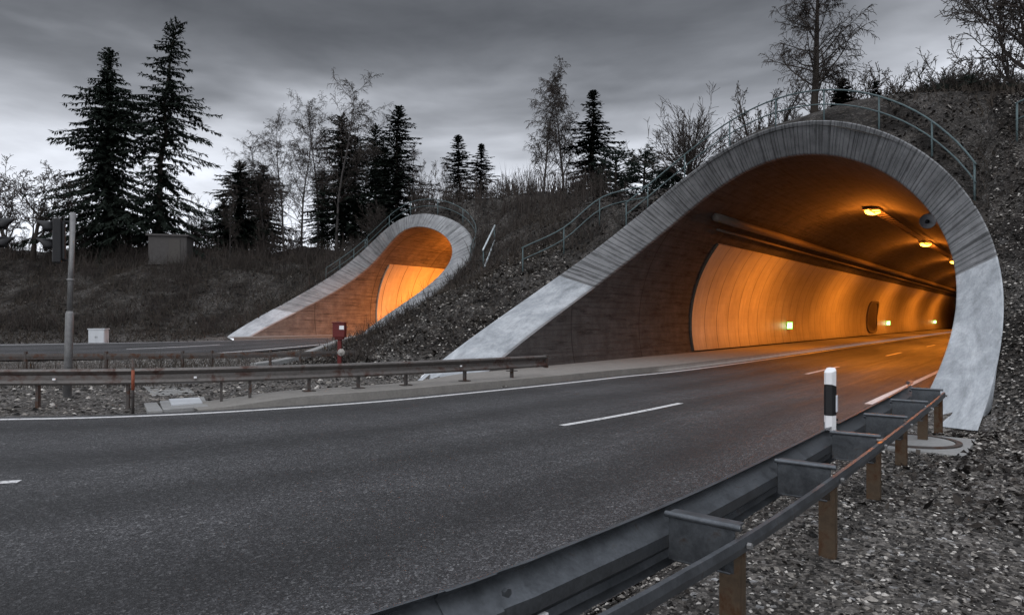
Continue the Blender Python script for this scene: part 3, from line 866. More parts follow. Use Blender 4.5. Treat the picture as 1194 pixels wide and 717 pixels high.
for s in ss:
    c, ang = along_rail(s, .235, .6); ca = ang
    m = MB()   # channel-shaped spacer: web, rolled top edge, foot flange
    wz = lambda a, b, z: tuple(Vector((c.x + a * math.cos(ca) + b * math.sin(ca), c.y + a * math.sin(ca) - b * math.cos(ca), z)) - o0)
    m.box(Vector((*along_rail(s, .225, .62)[0],)) - o0, (.012, .34, .22), ang)
    m.box(Vector((*along_rail(s + .035, .225, .735)[0],)) - o0, (.09, .36, .012), ang)
    m.box(Vector((*along_rail(s + .035, .225, .512)[0],)) - o0, (.09, .30, .012), ang)
    m.tube([along_rail(s - .012, .04, .735)[0] - o0, along_rail(s - .012, .43, .735)[0] - o0], .016, 8)
    m.build('spacer', M['rail'], root, bevel=.004)
    m = MB(); pz = .62
    b = along_rail(s + .04, .37, 0)[0]
    g0 = gz(b.x, b.y) - .3
    m.box(Vector((*along_rail(s, .37, 0)[0].xy, (g0 + pz) / 2)) - o0, (.012, .10, pz - g0), ang)
    m.box(Vector((*along_rail(s + .03, .323, 0)[0].xy, (g0 + pz) / 2)) - o0, (.055, .008, pz - g0), ang)
    m.box(Vector((*along_rail(s + .03, .417, 0)[0].xy, (g0 + pz) / 2)) - o0, (.055, .008, pz - g0), ang)
    m.build('post', M['post'], root)
    for zz in (.50, .69):
        m = MB(); c2 = along_rail(s + .14, .012, zz)[0] - o0; m.tube([c2, c2 + Vector((math.sin(ang), -math.cos(ang), 0)) * .022], .017, 6); m.build('bolt', M['rail'], root)
    for zz in (.56, .66):
        m = MB(); c2 = along_rail(s + .0, .455, zz)[0] - o0
        m.tube([c2, c2 + Vector((math.sin(ang), -math.cos(ang), 0)) * .02], .016, 6)
        if zz > .6: m.build('bolt', M['pole'], root)
# beam joint: overlapping plate, bolts and a reflector stud
sj = float(np.interp(2.52, RAILN[RAILN[:, 0] > -1][:, 1], Lr[RAILN[:, 0] > -1]))
m = MB(); m.sweep([along_rail(sj + k, .0035, .437)[0] - o0 for k in (-.17, -.05, .07)], [(-a * 1.28, b * 1.018) for a, b in wprofile(1, .013)]); m.build('lap_joint', M['rail'], root)
for k, zz in ((.16, .535), (.1, .50), (-.1, .5), (.1, .68)):
    c2, ang = along_rail(sj + k, .03, zz); m = MB(); c2 = c2 - o0
    m.tube([c2, c2 + Vector((math.sin(ang), -math.cos(ang), 0)) * .02], .018, 6); m.build('bolt', M['rail'], root)
c2, ang = along_rail(sj + .3, .03, .52)
m = MB(); m.box(c2 - o0, (.06, .02, .03), ang); m.build('reflector', M['white'], root)

# left-hand rail between the roads
RAILL = spline([(-40, 14.6), (-20, 13.0), (-13, 12.75), (-9.6, 13.0), (-7.3, 13.2), (-5.1, 14.0), (-2.25, 15.9), (.95, 18.75)], .3)
o1 = Vector((-5.1, 14.0, 0)); root = empty('guardrail', o1); tag(root, 'long low steel guardrail left of the main road, ending bluntly before the near portal', 'guardrail')
LL = arclen(RAILL)
zrail = np.interp(RAILL[:, 0], [-40, -9, -5, 1], [.44, .44, .44, .40])
m = MB(); m.sweep([Vector((a[0], a[1], z)) - o1 for a, z in zip(RAILL, zrail)], wprofile(1)); m.build('beam', M['rail_old'], root)
def on_left(s, side, z):
    q = np.array([np.interp(s, LL, RAILL[:, j]) for j in (0, 1)]); q2 = np.array([np.interp(s - .05, LL, RAILL[:, j]) for j in (0, 1)])
    d = (q - q2) / np.linalg.norm(q - q2); return Vector((q[0] - d[1] * side, q[1] + d[0] * side, z)), math.atan2(d[1], d[0])
sx = lambda px: float(np.interp(px, [597 + F * a[0] / a[1] for a in RAILL], LL))
for px in (-190, -80, 40, 147, 258, 292, 362, 420, 476, 545, 600):
    b, ang = on_left(sx(px), .11, 0); g0 = gz(b.x, b.y) - .3
    m = MB(); m.box(Vector((b.x, b.y, (g0 + .70) / 2)) - o1, (.05, .09, .70 - g0), ang); m.build('post', M['rail_post'], root)
    if px > 200:
        m = MB(); gg = max(gz(b.x, b.y), .16 if b.x > -4.4 else 0)
        m.box(Vector((b.x, b.y, gg + .02)) - o1, (.24, .2, .02), ang); m.build('foot_plate', M['rail_post'], root)
b, ang = on_left(LL[-1] - .01, 0, .55)
m = MB(); m.box(b - o1, (.05, .10, .36), ang); m.box(b - o1 + Vector((-.05, 0, .0)), (.02, .13, .34), ang); m.build('end_cap', M['rail_post'], root)
for px in (65, 228, 536):
    b, ang = on_left(sx(px), -.055, .56); m = MB(); m.box(b - o1, (.05, .02, .035), ang); m.build('reflector', M['white'], root)

# slim rail along the far road
RAIL2 = spline([(-45, 22.4), (-28, 20.9), (-18, 20.2), (-11, 20.6), (-7.0, 21.6), (-5.2, 22.6)], .4)
o2 = Vector((-11, 20.6, 0)); root = empty('guardrail', o2); tag(root, 'slim dark guardrail along the far road behind the long left rail', 'guardrail')
m = MB(); m.sweep([Vector((a[0], a[1], .50)) - o2 for a in RAIL2], [(-.03, 0), (.03, 0), (.04, .1), (.03, .17), (-.03, .17)]); m.build('beam', M['rail_post'], root)
LR = arclen(RAIL2)
for px in (-120, -40, 30, 124, 213, 247, 315, 350):
    s = float(np.interp(px, [597 + F * a[0] / a[1] for a in RAIL2], LR)); b = [np.interp(s, LR, RAIL2[:, j]) for j in (0, 1)]
    m = MB(); m.box(Vector((b[0], b[1], .25)) - o2, (.06, .09, .98)); m.build('post', M['rail_post'], root)

# ------------------------------------------------------------------ delineator, poles, signals, boxes
b, ang = along_rail(s_at_depth(6.1), -.0, .74)
b = at(968, 498, 6.12)
root = empty('delineator_post', b, ang); tag(root, 'white delineator post with black band standing on the foreground guardrail', 'post')
def dpost(z0, z1, sl=0.0, grow=0.0):
    m = MB(); pr = [(-.055, -.028), (.0, -.05), (.055, -.028), (.06, .02), (.045, .04), (-.045, .04), (-.06, .02)]
    pr = [(x * (1 + grow), y * (1 + grow)) for x, y in pr]
    lo = [(x, y, z0) for x, y in pr]; hi = [(x, y, z1 - sl * (.06 - x)) for x, y in pr]; n = len(pr)
    m.add(lo + hi, [tuple(range(n - 1, -1, -1)), tuple(range(n, 2 * n))] + [(k, (k + 1) % n, n + (k + 1) % n, n + k) for k in range(n)]); return m
dpost(-.02, .53, .35).build('post_body', M['white'], root)
dpost(.11, .35, -.3, .03).build('black_band', M['black'], root)
m = MB(); m.box((.0, -.055, .215), (.045, .012, .15)); m.build('reflector', M['reflector'], root, bevel=.006)
m = MB(); m.box((0, .03, -.1), (.1, .02, .3)); m.build('bracket', M['rail'], root)
for z in (.03, .07):
    m = MB(); m.tube([(.02, -.04, z), (.02, -.06, z)], .009, 6); m.build('rivet', M['black'], root)

b = at(155, 482, 12.4); root = empty('snow_pole', (b.x, b.y, 0)); tag(root, 'thin dark snow pole with red light painted on its middle in front of the left guardrail', 'pole')
m = MB(); m.tube([(0, 0, -.1), (0, 0, .99)], .026, 8); m.build('pole', M['rail_post'], root, smooth=True)
m = MB(); m.tube([(0, 0, .42), (0, 0, .78)], .029, 8); m.build('red_glow_tube', mat_plain('painted_red_glow', (.22, .06, .03), .6), root, smooth=True)  # red light of passing traffic put into the colour of the pole's middle

def signal(loc, rz, label, lean=.13, grp='traffic signals on grey poles'):
    root = empty('traffic_signal', loc, rz); tag(root, label, 'traffic light', grp)
    ux = Vector((math.cos(rz), -math.sin(rz), 0)) * lean
    m = MB(); m.tube([(0, 0, -.3), ux * .45 + Vector((0, 0, 1.8)), ux * .46 + Vector((0, 0, 1.86))], [.085, .08, .06], 14); m.build('pole_base', M['pole'], root, smooth=True)
    m = MB(); m.tube([ux * .45 + Vector((0, 0, 1.8)), ux + Vector((0, 0, 4.0))], .055, 14); m.build('pole', M['pole'], root, smooth=True)
    m = MB(); m.tube([ux * .6 + Vector((0, 0, 2.52)), ux * .61 + Vector((0, 0, 2.56))], .072, 14); m.build('clamp', M['pole'], root, smooth=True)
    m = MB(); m.box((-.175, 0, 3.37), (.17, .30, .96)); m.build('signal_housing', M['black'], root, bevel=.03)
    m = MB(); m.box((-.06, 0, 3.37), (.07, .2, .8)); m.build('rear_door', M['black'], root, bevel=.02)
    m = MB(); m.tube([(-.17, 0, 3.78), tuple(ux * .93 + Vector((0, 0, 3.80)))], .02, 6); m.build('bracket', M['black'], root)
    m = MB(); m.tube([(-.17, 0, 2.95), tuple(ux * .7 + Vector((0, 0, 2.97)))], .02, 6); m.build('bracket', M['black'], root)
    for z in (3.64, 3.26):
        m = MB(); n = 14; rows = []
        for x, rr in ((-.255, .135), (-.42, .14), (-.56, .145)):
            row = []
            for k in range(n + 1):
                w = R(-25) + R(230) * k / n
                cut = 1.0 if k not in (0, n) else 1.0
                xx = -.255 + (x + .255) * (.55 + .45 * max(0, math.sin(w)))
                row.append((xx, rr * math.cos(w), z + rr * math.sin(w)))
            rows.append(row)
        m.grid(rows); v = m.build('visor', M['black'], root, smooth=True)
        sol = v.modifiers.new('thickness', 'SOLIDIFY'); sol.thickness = .012
        m = MB(); m.lathe([(.001, .03), (.07, .024), (.115, 0)], n=18, M=Matrix.Translation((-.262, 0, z)) @ Matrix.Rotation(R(-90), 4, 'Y')); m.build('lens', M['lens'], root, smooth=True)
    return root
b = at(78, 463, 14.9); signal((b.x, b.y, gz(b.x, b.y)), R(30), 'unlit black traffic signal with two visors on a leaning grey pole')
b = at(-22, 463, 14.0); signal((b.x, b.y, gz(b.x, b.y)), R(212), 'unlit black traffic signal cut off by the left picture edge', -.05)

b = at(115, 397, 39.5); root = empty('control_cabinet', (b.x, b.y, gz(b.x, b.y) - .05)); tag(root, 'pale grey roadside cabinet at the foot of the dark embankment', 'cabinet')
m = MB(); m.box((0, 0, .45), (.92, .45, .9)); m.build('cabinet_body', M['cabinet'], root, bevel=.015)
m = MB(); m.box((0, -.0, .93), (1.0, .52, .06)); m.build('lid', M['cabinet'], root, bevel=.01)
for sx_ in (-1, 1):
    m = MB(); m.box((sx_ * .225, -.232, .45), (.42, .012, .78)); dd = m.build('door', M['cabinet'], root)
    m = MB(); m.box((sx_ * .05, -.245, .47), (.02, .014, .1)); m.build('handle', M['black'], dd)

b = at(396, 427, 19.4); zz = gz(b.x, b.y); root = empty('emergency_post', (b.x, b.y, zz)); tag(root, 'dark red emergency box with white label on a post by the gravel bank', 'emergency post')
hT = 1.58 - zz
m = MB(); m.box((0, .0, (hT - .3) / 2 - .1), (.1, .1, hT - .1)); m.build('post', M['red'], root)
m = MB(); m.box((0, 0, hT - .2), (.34, .26, .4)); m.box((0, 0, hT - .42), (.24, .2, .08)); m.build('box', M['red'], root, bevel=.02)
m = MB(); m.box((0, 0, hT + .02), (.38, .3, .035)); m.build('lid', M['red'], root, bevel=.008)
m = MB(); m.box((.09, -.136, hT - .12), (.13, .01, .11)); m.build('white_label', M['white'], root)
m = MB(); m.lathe([(.001, .06), (.03, .06), (.035, .02), (.085, .02), (.105, .0), (.1, -.03), (.02, -.04)], n=18, M=Matrix.Translation((.06, -.07, hT - .82)) @ Matrix.Rotation(R(90), 4, 'X')); m.build('round_cap', mat_plain('pale_cap', (.3, .28, .26), .6), root, smooth=True)

# hut on the embankment
b = at(200, 303, 53.5); root = empty('garden_hut', (b.x, b.y, gz(b.x, b.y) - .3), R(12)); tag(root, 'small dark flat roofed hut on the embankment below the tall spruces', 'hut')
m = MB(); m.box((0, 0, 1.0), (2.7, 2.2, 2.2)); m.build('wall', M['hut'], root)
m = MB(); m.box((0, 0, 2.16), (3.0, 2.5, .14)); m.build('roof', M['hut'], root)
m = MB(); m.box((.5, -1.12, .95), (.8, .05, 1.8)); m.build('door', mat_plain('hut_door', (.06, .055, .05), .8), root)

# slabs, drain cover, manhole
def slab(pts, z0, h, name, label, cat, mat, ribs=0):
    c = sum((Vector(p) for p in pts), Vector()) / len(pts); root = empty(name, (c.x, c.y, z0)); tag(root, label, cat)
    q = [Vector((p.x - c.x, p.y - c.y, 0)) for p in pts]; n = len(q)
    m = MB(); m.add([(*v.xy, -.1) for v in q] + [(*v.xy, h) for v in q], [tuple(range(n, 2 * n))] + [(k, (k + 1) % n, n + (k + 1) % n, n + k) for k in range(n)])
    m.build('slab', mat, root, bevel=.012)
    if ribs:
        for k in range(ribs):
            a = q[0].lerp(q[3], (k + .5) / ribs); b2 = q[1].lerp(q[2], (k + .5) / ribs)
            m = MB(); m.tube([a * .97 + Vector((0, 0, h + .005)), b2 * .97 + Vector((0, 0, h + .005))], .03, 6); m.build('rib', mat, root)
    return root
P_ = lambda px, py: at(px, py, 1.7 * F / (py - HY))
slab([P_(177, 462.5), P_(228, 460.5), P_(216, 451.5), P_(166, 453)], -.02, .05, 'drain_cover', 'ribbed concrete drain cover lying in the verge behind the left guardrail', 'drain cover', M['slab'], 6)
mh = slab([P_(190, 479), P_(243, 475), P_(238, 464), P_(186, 469)], -.02, .05, 'drain_manhole', 'square pale concrete manhole with a worn lid beside the road edge line', 'manhole', M['slab'])
m = MB(); lc = mh.location; q4 = [P_(200, 475), P_(236, 472), P_(232, 466), P_(197, 468)]
m.add([(p.x - lc.x, p.y - lc.y, .04) for p in q4] + [(p.x - lc.x, p.y - lc.y, .075) for p in q4], [(4, 5, 6, 7), (0, 1, 5, 4), (1, 2, 6, 5), (2, 3, 7, 6), (3, 0, 4, 7)]); m.build('lid', M['cabinet'], mh)
slab([P_(172, 480), P_(190, 479.5), P_(183, 470), P_(168, 471)], -.02, .04, 'concrete_block', 'small broken concrete block left of the square manhole frame', 'concrete block', M['slab'])
for d_ in np.arange(5.5, 10.5, .05):   # where the sight line meets the shoulder
    cm = at(1063, 516, d_)
    zc_ = gz(cm.x, cm.y)
    if cm.z <= zc_ + .02: break
root = empty('manhole', (cm.x, cm.y, zc_)); tag(root, 'round manhole in a concrete slab between the guardrail posts and the near portal foot', 'manhole')
m = MB(); m.box((0, 0, -.015), (1.25, 1.15, .1), R(52)); m.build('slab', M['slab'], root, bevel=.01)
m = MB(); m.lathe([(.5, .03), (.5, .055), (.44, .055), (.44, .03)], n=36); m.build('iron_ring', M['rail_post'], root)
m = MB(); m.lathe([(.43, .03), (.43, .046), (.001, .05)], n=36); m.build('lid', M['slab'], root)

# ------------------------------------------------------------------ scatter: gravel, litter, dry stems
def scatter_mesh(name, mat, pts, nrm_fn, kind='stuff'):
    pass
rng = np.random.default_rng(7)
def poly_pts(n, fn):
    out = []
    while sum(len(o) for o in out) < n:
        x, y = fn(n); out.append(np.c_[x, y])
    P = np.concatenate(out)[:n]
    h, ins = ground(P[:, 0], P[:, 1], True)
    k = (np.hypot(P[:, 0] - cm.x, P[:, 1] - cm.y) > .62) & ~ins & ~in_poly(P[:, 0], P[:, 1], _poly1) & (seg_dist(P[:, 0], P[:, 1], _r2) > 4.7)
    # keep clear of anything standing inside a tunnel shell
    for p in (PA, PB):
        u, t = xyuv(P[:, 0], P[:, 1], p['a']); du = np.abs(u - p['u0'])
        zo = p['dz'] + ZC + np.sqrt(np.maximum((RI + TK) ** 2 - du ** 2, 0))
        k &= ~((du < RI + TK) & (h < zo) & (t > (12.4 if p is PA else 22.4)))
    return np.c_[P[k], h[k]]
def with_shade(o, per, arr):
    at_ = o.data.attributes.new('shade', 'FLOAT', 'FACE'); at_.data.foreach_set('value', np.repeat(arr, per).astype(np.float32))
OCT_V = np.array([(1, 0, 0), (0, 1, 0), (-1, 0, 0), (0, -1, 0), (0, 0, 1), (0, 0, -1), (.7, .7, .1), (-.7, .7, -.1), (-.7, -.7, .1), (.7, -.7, -.1)], float)
OCT_F = [(4, 0, 6), (4, 6, 1), (4, 1, 7), (4, 7, 2), (4, 2, 8), (4, 8, 3), (4, 3, 9), (4, 9, 0)]
def stones(name, pts, smin, smax, mat, flat=.6, power=2.5):
    n = len(pts); base = OCT_V
    V = np.repeat(base[None], n, 0) * (1 + rng.uniform(-.35, .35, (n, len(base), 3)))
    s = smin + (smax - smin) * rng.random(n) ** power
    V *= s[:, None, None] * np.array([1, .8, flat])
    a = rng.random(n) * 6.283; ca, sa = np.cos(a), np.sin(a)
    tl = rng.uniform(-.6, .6, n); ct, st = np.cos(tl), np.sin(tl)
    x, y, z = V[..., 0], V[..., 1], V[..., 2]
    y, z = y * ct[:, None] - z * st[:, None], y * st[:, None] + z * ct[:, None]
    X = x * ca[:, None] - y * sa[:, None] + pts[:, 0:1]; Y = x * sa[:, None] + y * ca[:, None] + pts[:, 1:2]; Z = z + pts[:, 2:3] + s[:, None] * .12
    m = MB(); m.v = list(map(tuple, np.stack([X, Y, Z], 2).reshape(-1, 3).tolist()))
    f = np.array(OCT_F)[None] + (np.arange(n) * len(base))[:, None, None]
    m.f = list(map(tuple, f.reshape(-1, 3).tolist()))
    o = m.build(name, mat); with_shade(o, len(OCT_F), rng.random(n) ** 1.5); tag(o, kind='stuff'); return o
def leaves(name, pts, smin, smax, mat):
    n = len(pts); base = np.array([(-1, 0, 0), (0, -.5, .15), (1, 0, 0), (0, .5, .2)])
    V = np.repeat(base[None], n, 0) * (1 + rng.uniform(-.4, .4, (n, 4, 3))); s = rng.uniform(smin, smax, n); V *= s[:, None, None]
    Rm = rng.normal(0, .5, (n, 2)); a = rng.random(n) * 6.283; ca, sa = np.cos(a), np.sin(a)
    x, y, z = V[..., 0], V[..., 1], V[..., 2]
    z = z + x * Rm[:, :1] + y * Rm[:, 1:]
    X = x * ca[:, None] - y * sa[:, None] + pts[:, 0:1]; Y = x * sa[:, None] + y * ca[:, None] + pts[:, 1:2]; Z = z + pts[:, 2:3] + s[:, None] * .35
    m = MB(); m.v = list(map(tuple, np.stack([X, Y, Z], 2).reshape(-1, 3).tolist())); f = np.arange(n * 4).reshape(n, 4); m.f = list(map(tuple, f.tolist()))
    o = m.build(name, mat); with_shade(o, 1, rng.random(n) ** 1.3); tag(o, kind='stuff'); return o
def stems(name, pts, hmin, hmax, mat, per=3, w=.012, lean=.35):
    n = len(pts); m = MB(); vs, fs = [], []
    for p in pts:
        for _ in range(per):
            h = rng.uniform(hmin, hmax); d = Vector((rng.normal(0, lean), rng.normal(0, lean), 1)).normalized() * h
            b = Vector(p) + Vector((rng.normal(0, .12), rng.normal(0, .12), -.05)); a = rng.random() * 6.283
            e = Vector((math.cos(a), math.sin(a), 0)) * w; k = len(vs)
            mid = b + d * .55 + Vector((rng.normal(0, .05), rng.normal(0, .05), 0)) * h; tip = b + d + Vector((d.x, d.y, -abs(d.x) - abs(d.y))) * .25
            vs += [tuple(b - e), tuple(b + e), tuple(mid + e * .8), tuple(mid - e * .8), tuple(tip)]
            fs += [(k, k + 1, k + 2, k + 3), (k + 3, k + 2, k + 4)]
            if rng.random() < .6:
                k = len(vs); s_ = b + d * .5; q_ = s_ + Vector((rng.normal(0, .3), rng.normal(0, .3), rng.uniform(.1, .35))) * h
                vs += [tuple(s_ - e * .6), tuple(s_ + e * .6), tuple(q_)]; fs += [(k, k + 1, k + 2)]
    m.v, m.f = vs, fs
    o = m.build(name, mat); tag(o, kind='stuff'); return o
def R_uv(a, u0, u1, t0, t1, pw=1.0):
    def f(n):
        u = rng.uniform(u0, u1, n); t = t0 + (t1 - t0) * rng.random(n) ** pw
        return u * math.cos(a) + t * math.sin(a), -u * math.sin(a) + t * math.cos(a)
    return f
def R_box(x0, x1, y0, y1): return lambda n: (rng.uniform(x0, x1, n), rng.uniform(y0, y1, n))
stones('gravel', poly_pts(52000, R_uv(.6636, -2.4, 1.0, 1.2, 13, 1.5)), .004, .020, M['gravel'], power=3)
stones('gravel', poly_pts(2600, R_uv(.6636, -2.4, 1.0, 1.2, 13, 1.3)), .012, .036, M['gravel'], power=4)
leaves('leaf_litter', poly_pts(5000, R_uv(.6636, -2.0, 1.0, 1.5, 13, 1.3)), .008, .025, M['leaf'])
stones('gravel', poly_pts(14000, R_uv(.6636, -1.2, .8, 9, 24, 1.0)), .008, .045, M['gravel'], power=2.5)
stones('gravel', poly_pts(13000, R_box(-8, 2, 18, 32)), .012, .07, M['gravel'], power=3)
stones('gravel', poly_pts(7000, R_box(-14, 0, 12.4, 20)), .01, .07, M['gravel'], power=3)
leaves('leaf_litter', poly_pts(7000, R_uv(.6636, -1.2, 1.5, 6, 26, 1.0)), .02, .055, M['leaf'])
leaves('leaf_litter', poly_pts(22000, R_box(-45, -8, 39, 60)), .03, .10, M['leaf'])
leaves('leaf_litter', poly_pts(14000, R_box(-10, 8, 20, 46)), .04, .11, M['leaf'])
stems('undergrowth', poly_pts(4500, R_box(-48, -10, 40, 58)), .25, .9, M['dry'], 3, .014, .5)
stems('dry_grass', poly_pts(9000, R_box(-50, -9, 39.5, 58)), .12, .5, M['dry'], 4, .012, .8)
stems('dry_grass', poly_pts(3500, R_box(-9, 4, 21, 44)), .1, .4, M['dry'], 4, .009, .8)
stems('undergrowth', poly_pts(1300, R_box(-8, 3, 26, 44)), .2, .8, M['dry'], 3, .012, .5)
stems('undergrowth', poly_pts(900, R_uv(.6636, -2, 4, 20, 34)), .2, .7, M['dry'], 3, .01, .5)
stems('undergrowth', poly_pts(2600, R_uv(.6636, -4, 7, 23, 38)), .12, .5, M['dry'], 4, .01, .45)
leaves('leaf_litter', poly_pts(9000, R_uv(.6636, -4, 6, 20, 38, 1.0)), .03, .09, M['leaf'])
def clumps(n, fn, k, sd):
    c = np.c_[fn(n)]; q_ = np.repeat(c, k, 0) + rng.normal(0, sd, (n * k, 2)); return poly_pts(n * k, lambda _: (q_[:, 0], q_[:, 1]))
stems('bank_brush', clumps(85, R_box(-50, -11, 41, 57), 26, .55), .4, 1.7, M['twig'], 3, .013, .35)
stems('bank_brush', clumps(30, R_box(-7, 4, 27, 42), 22, .4), .3, 1.2, M['twig'], 3, .011, .4)
stems('bank_brush', clumps(16, R_uv(.6636, -.6, 3, 20, 32), 18, .3), .2, .8, M['twig'], 3, .008, .4)
stems('verge_grass', poly_pts(300, R_box(-14.5, -7.5, 16.5, 20)), .3, 1.0, M['dry'], 3, .008, .2)
stems('ridge_scrub', poly_pts(900, lambda n: (rng.uniform(-52, -12, n), rng.uniform(51, 62, n))), .6, 2.2, M['twig'], 4, .016, .22)
stems('ridge_scrub', poly_pts(700, lambda n: (rng.uniform(-7, 6, n), rng.uniform(40, 54, n))), .8, 2.6, M['twig'], 3, .018, .15)
# dark scrub at the toe of the berm, over the far portal's right foot
tp = np.array([(*at(px, py, d).xy,) for px, py, d in [(rng.uniform(385, 560), 0, rng.uniform(21, 37)) for _ in range(900)]])
tp = np.array([q for q in tp if abs((597 + F * q[0] / q[1]) - np.interp(q[1], [21, 37], [395, 540])) < 26])
stems('bramble', np.c_[tp, ground(tp[:, 0], tp[:, 1])], .25, .8, M['twig'], 5, .012, .8)

# wing wall that carries the berm's edge left of the far portal
q0, q1 = ring_pt(PB, .0, .5)[0], P_(337, 424)
wp = spline([(q0.x + .1, q0.y - .1, .9), (-7.5, 30.5, .75), (-7.7, 27.5, .5), (-8.2, 25.0, .2), (-8.9, 23.6, .1)], .4)
m = MB(); o3 = Vector(wp[2]); m.sweep([Vector(v) - o3 for v in wp], [(-.14, -.9), (.14, -.9), (.14, .06), (.11, .09), (-.11, .09), (-.14, .06)])
o_ = m.build('retaining_wall', M['slab'], loc=o3); tag(o_, 'low pale concrete edge wall running down from the far portal\'s right foot', 'wall')

# ------------------------------------------------------------------ trees
def seg_tubes(segs, n=3):
    """segs: (a, b, ra, rb) -> one mesh of tapering n-sided tubes"""
    A = np.array([s[0] for s in segs], float); B = np.array([s[1] for s in segs], float)
    ra = np.array([s[2] for s in segs]); rb = np.array([s[3] for s in segs])
    D = B - A; D /= np.maximum(np.linalg.norm(D, axis=1), 1e-9)[:, None]
    ref = np.where(np.abs(D[:, 2:3]) > .9, np.array([[1., 0, 0]]), np.array([[0, 0, 1.]]))
    E = np.cross(D, ref); E /= np.linalg.norm(E, axis=1)[:, None]; G = np.cross(D, E)
    k = np.arange(n) * 2 * math.pi / n; c, s = np.cos(k), np.sin(k)
    ring = E[:, None] * c[None, :, None] + G[:, None] * s[None, :, None]
    V = np.concatenate([A[:, None] + ring * ra[:, None, None], B[:, None] + ring * rb[:, None, None]], 1)
    f = np.array([(j, (j + 1) % n, n + (j + 1) % n, n + j) for j in range(n)])
    Fq = f[None] + (np.arange(len(segs)) * 2 * n)[:, None, None]
    m = MB(); m.v = list(map(tuple, V.reshape(-1, 3).tolist())); m.f = list(map(tuple, Fq.reshape(-1, 4).tolist())); return m

def spruce_meshes(seed, h, lmax, trunk_r, gaps=.0, droop=.5, start=.06, shape=.8, dens=1.0, lean=0.0):
    r = random.Random(seed); T = []; tri_v, tri_f = [], []
    bend = [(r.uniform(-.012, .012) * h, r.uniform(-.012, .012) * h) for _ in range(9)]
    def axis(k):
        i = min(int(k * 8), 7); f = k * 8 - i
        return Vector((bend[i][0] * (1 - f) + bend[i + 1][0] * f + lean * k, bend[i][1] * (1 - f) + bend[i + 1][1] * f, k * h))
    prev = axis(0)
    for i in range(1, 17):
        q = axis(i / 16); T.append((tuple(prev), tuple(q), trunk_r * (1 - (i - 1) / 16) ** .85 + .012, trunk_r * (1 - i / 16) ** .85 + .01)); prev = q
    br = []
    z = start * h
    def frond(a, d, ln, w):
        s = d.cross(Vector((0, 0, 1))); s = s if s.length > .01 else Vector((1, 0, 0)); s = s.normalized() * w
        k = len(tri_v); tri_v.extend([tuple(a - s * .5), tuple(a + d * ln * .45 + s), tuple(a + d * ln), tuple(a + d * ln * .4 - s)]); tri_f.append((k, k + 1, k + 2, k + 3))
    while z < h * .985:
        k = z / h
        prof = (1 - k) ** shape * (0.55 + .45 * min(1, (k - start) / .12 + .35))
        nb = max(3, int(r.uniform(4.5, 7) * dens))
        a0 = r.random() * 6.283
        for j in range(nb):
            if r.random() < gaps: continue
            an = a0 + 6.283 * j / nb + r.uniform(-.3, .3)
            L = lmax * 1.22 * prof * r.uniform(.5, 1.15) * (.78 + .42 * math.sin(an * 1.0 + seed + k * 9) * math.sin(k * 23 + seed * 2 + an)) + .12
            out = Vector((math.cos(an), math.sin(an), 0))
            rise = .25 * k - .12 + r.uniform(-.1, .12) + (.5 if k > .9 else 0)
            p = axis(k + r.uniform(-.006, .006)); n = max(2, int(L / .38)); pp = p
            dz = rise
            for i in range(n):
                f = (i + 1) / n
                d = (out + Vector((0, 0, dz))).normalized()
                dz += (-droop * .34 if f < .7 else droop * .5) * (1.0 - .6 * k) * 3 / n
                q = pp + d * (L / n)
                br.append((tuple(pp), tuple(q), .02 + .022 * (1 - f) * L / 3, .012 + .018 * (1 - f)))
                m_ = 11 if L > .8 else 6
                for w in range(m_):
                    s_ = r.uniform(0, 1); b = pp.lerp(q, s_)
                    side = out.cross(Vector((0, 0, 1))) * r.choice((-1, 1))
                    dd = (side * r.uniform(.3, 1) + out * r.uniform(.3, .9) + Vector((0, 0, r.uniform(-1.0, .12) * droop * 1.6))).normalized()
                    frond(b, dd, r.uniform(.28, .75) * (.5 + .5 * (1 - k)) * min(1.0, .45 + L / 3), r.uniform(.04, .095))
                frond(pp, d, L / n * 1.3, .07)
                pp = q
        z += r.uniform(.20, .40) * (1.15 if h > 9 else .8) * (.55 + .45 * (1 - k))
    return seg_tubes(T, 8), seg_tubes(br, 3), (tri_v, tri_f)

def spruce(name, label, loc, h, lmax, seed, tr=.2, grp=None, cat='tree', mat=None, **kw):
    root = empty(name, loc); tag(root, label, cat, grp)
    t, b, (tv, tf) = spruce_meshes(seed, h, lmax, tr, **kw)
    t.build('trunk', M['bark'], root, smooth=True)
    b.add(tv, tf); b.build('crown', mat or M['needles'], root)
    return root

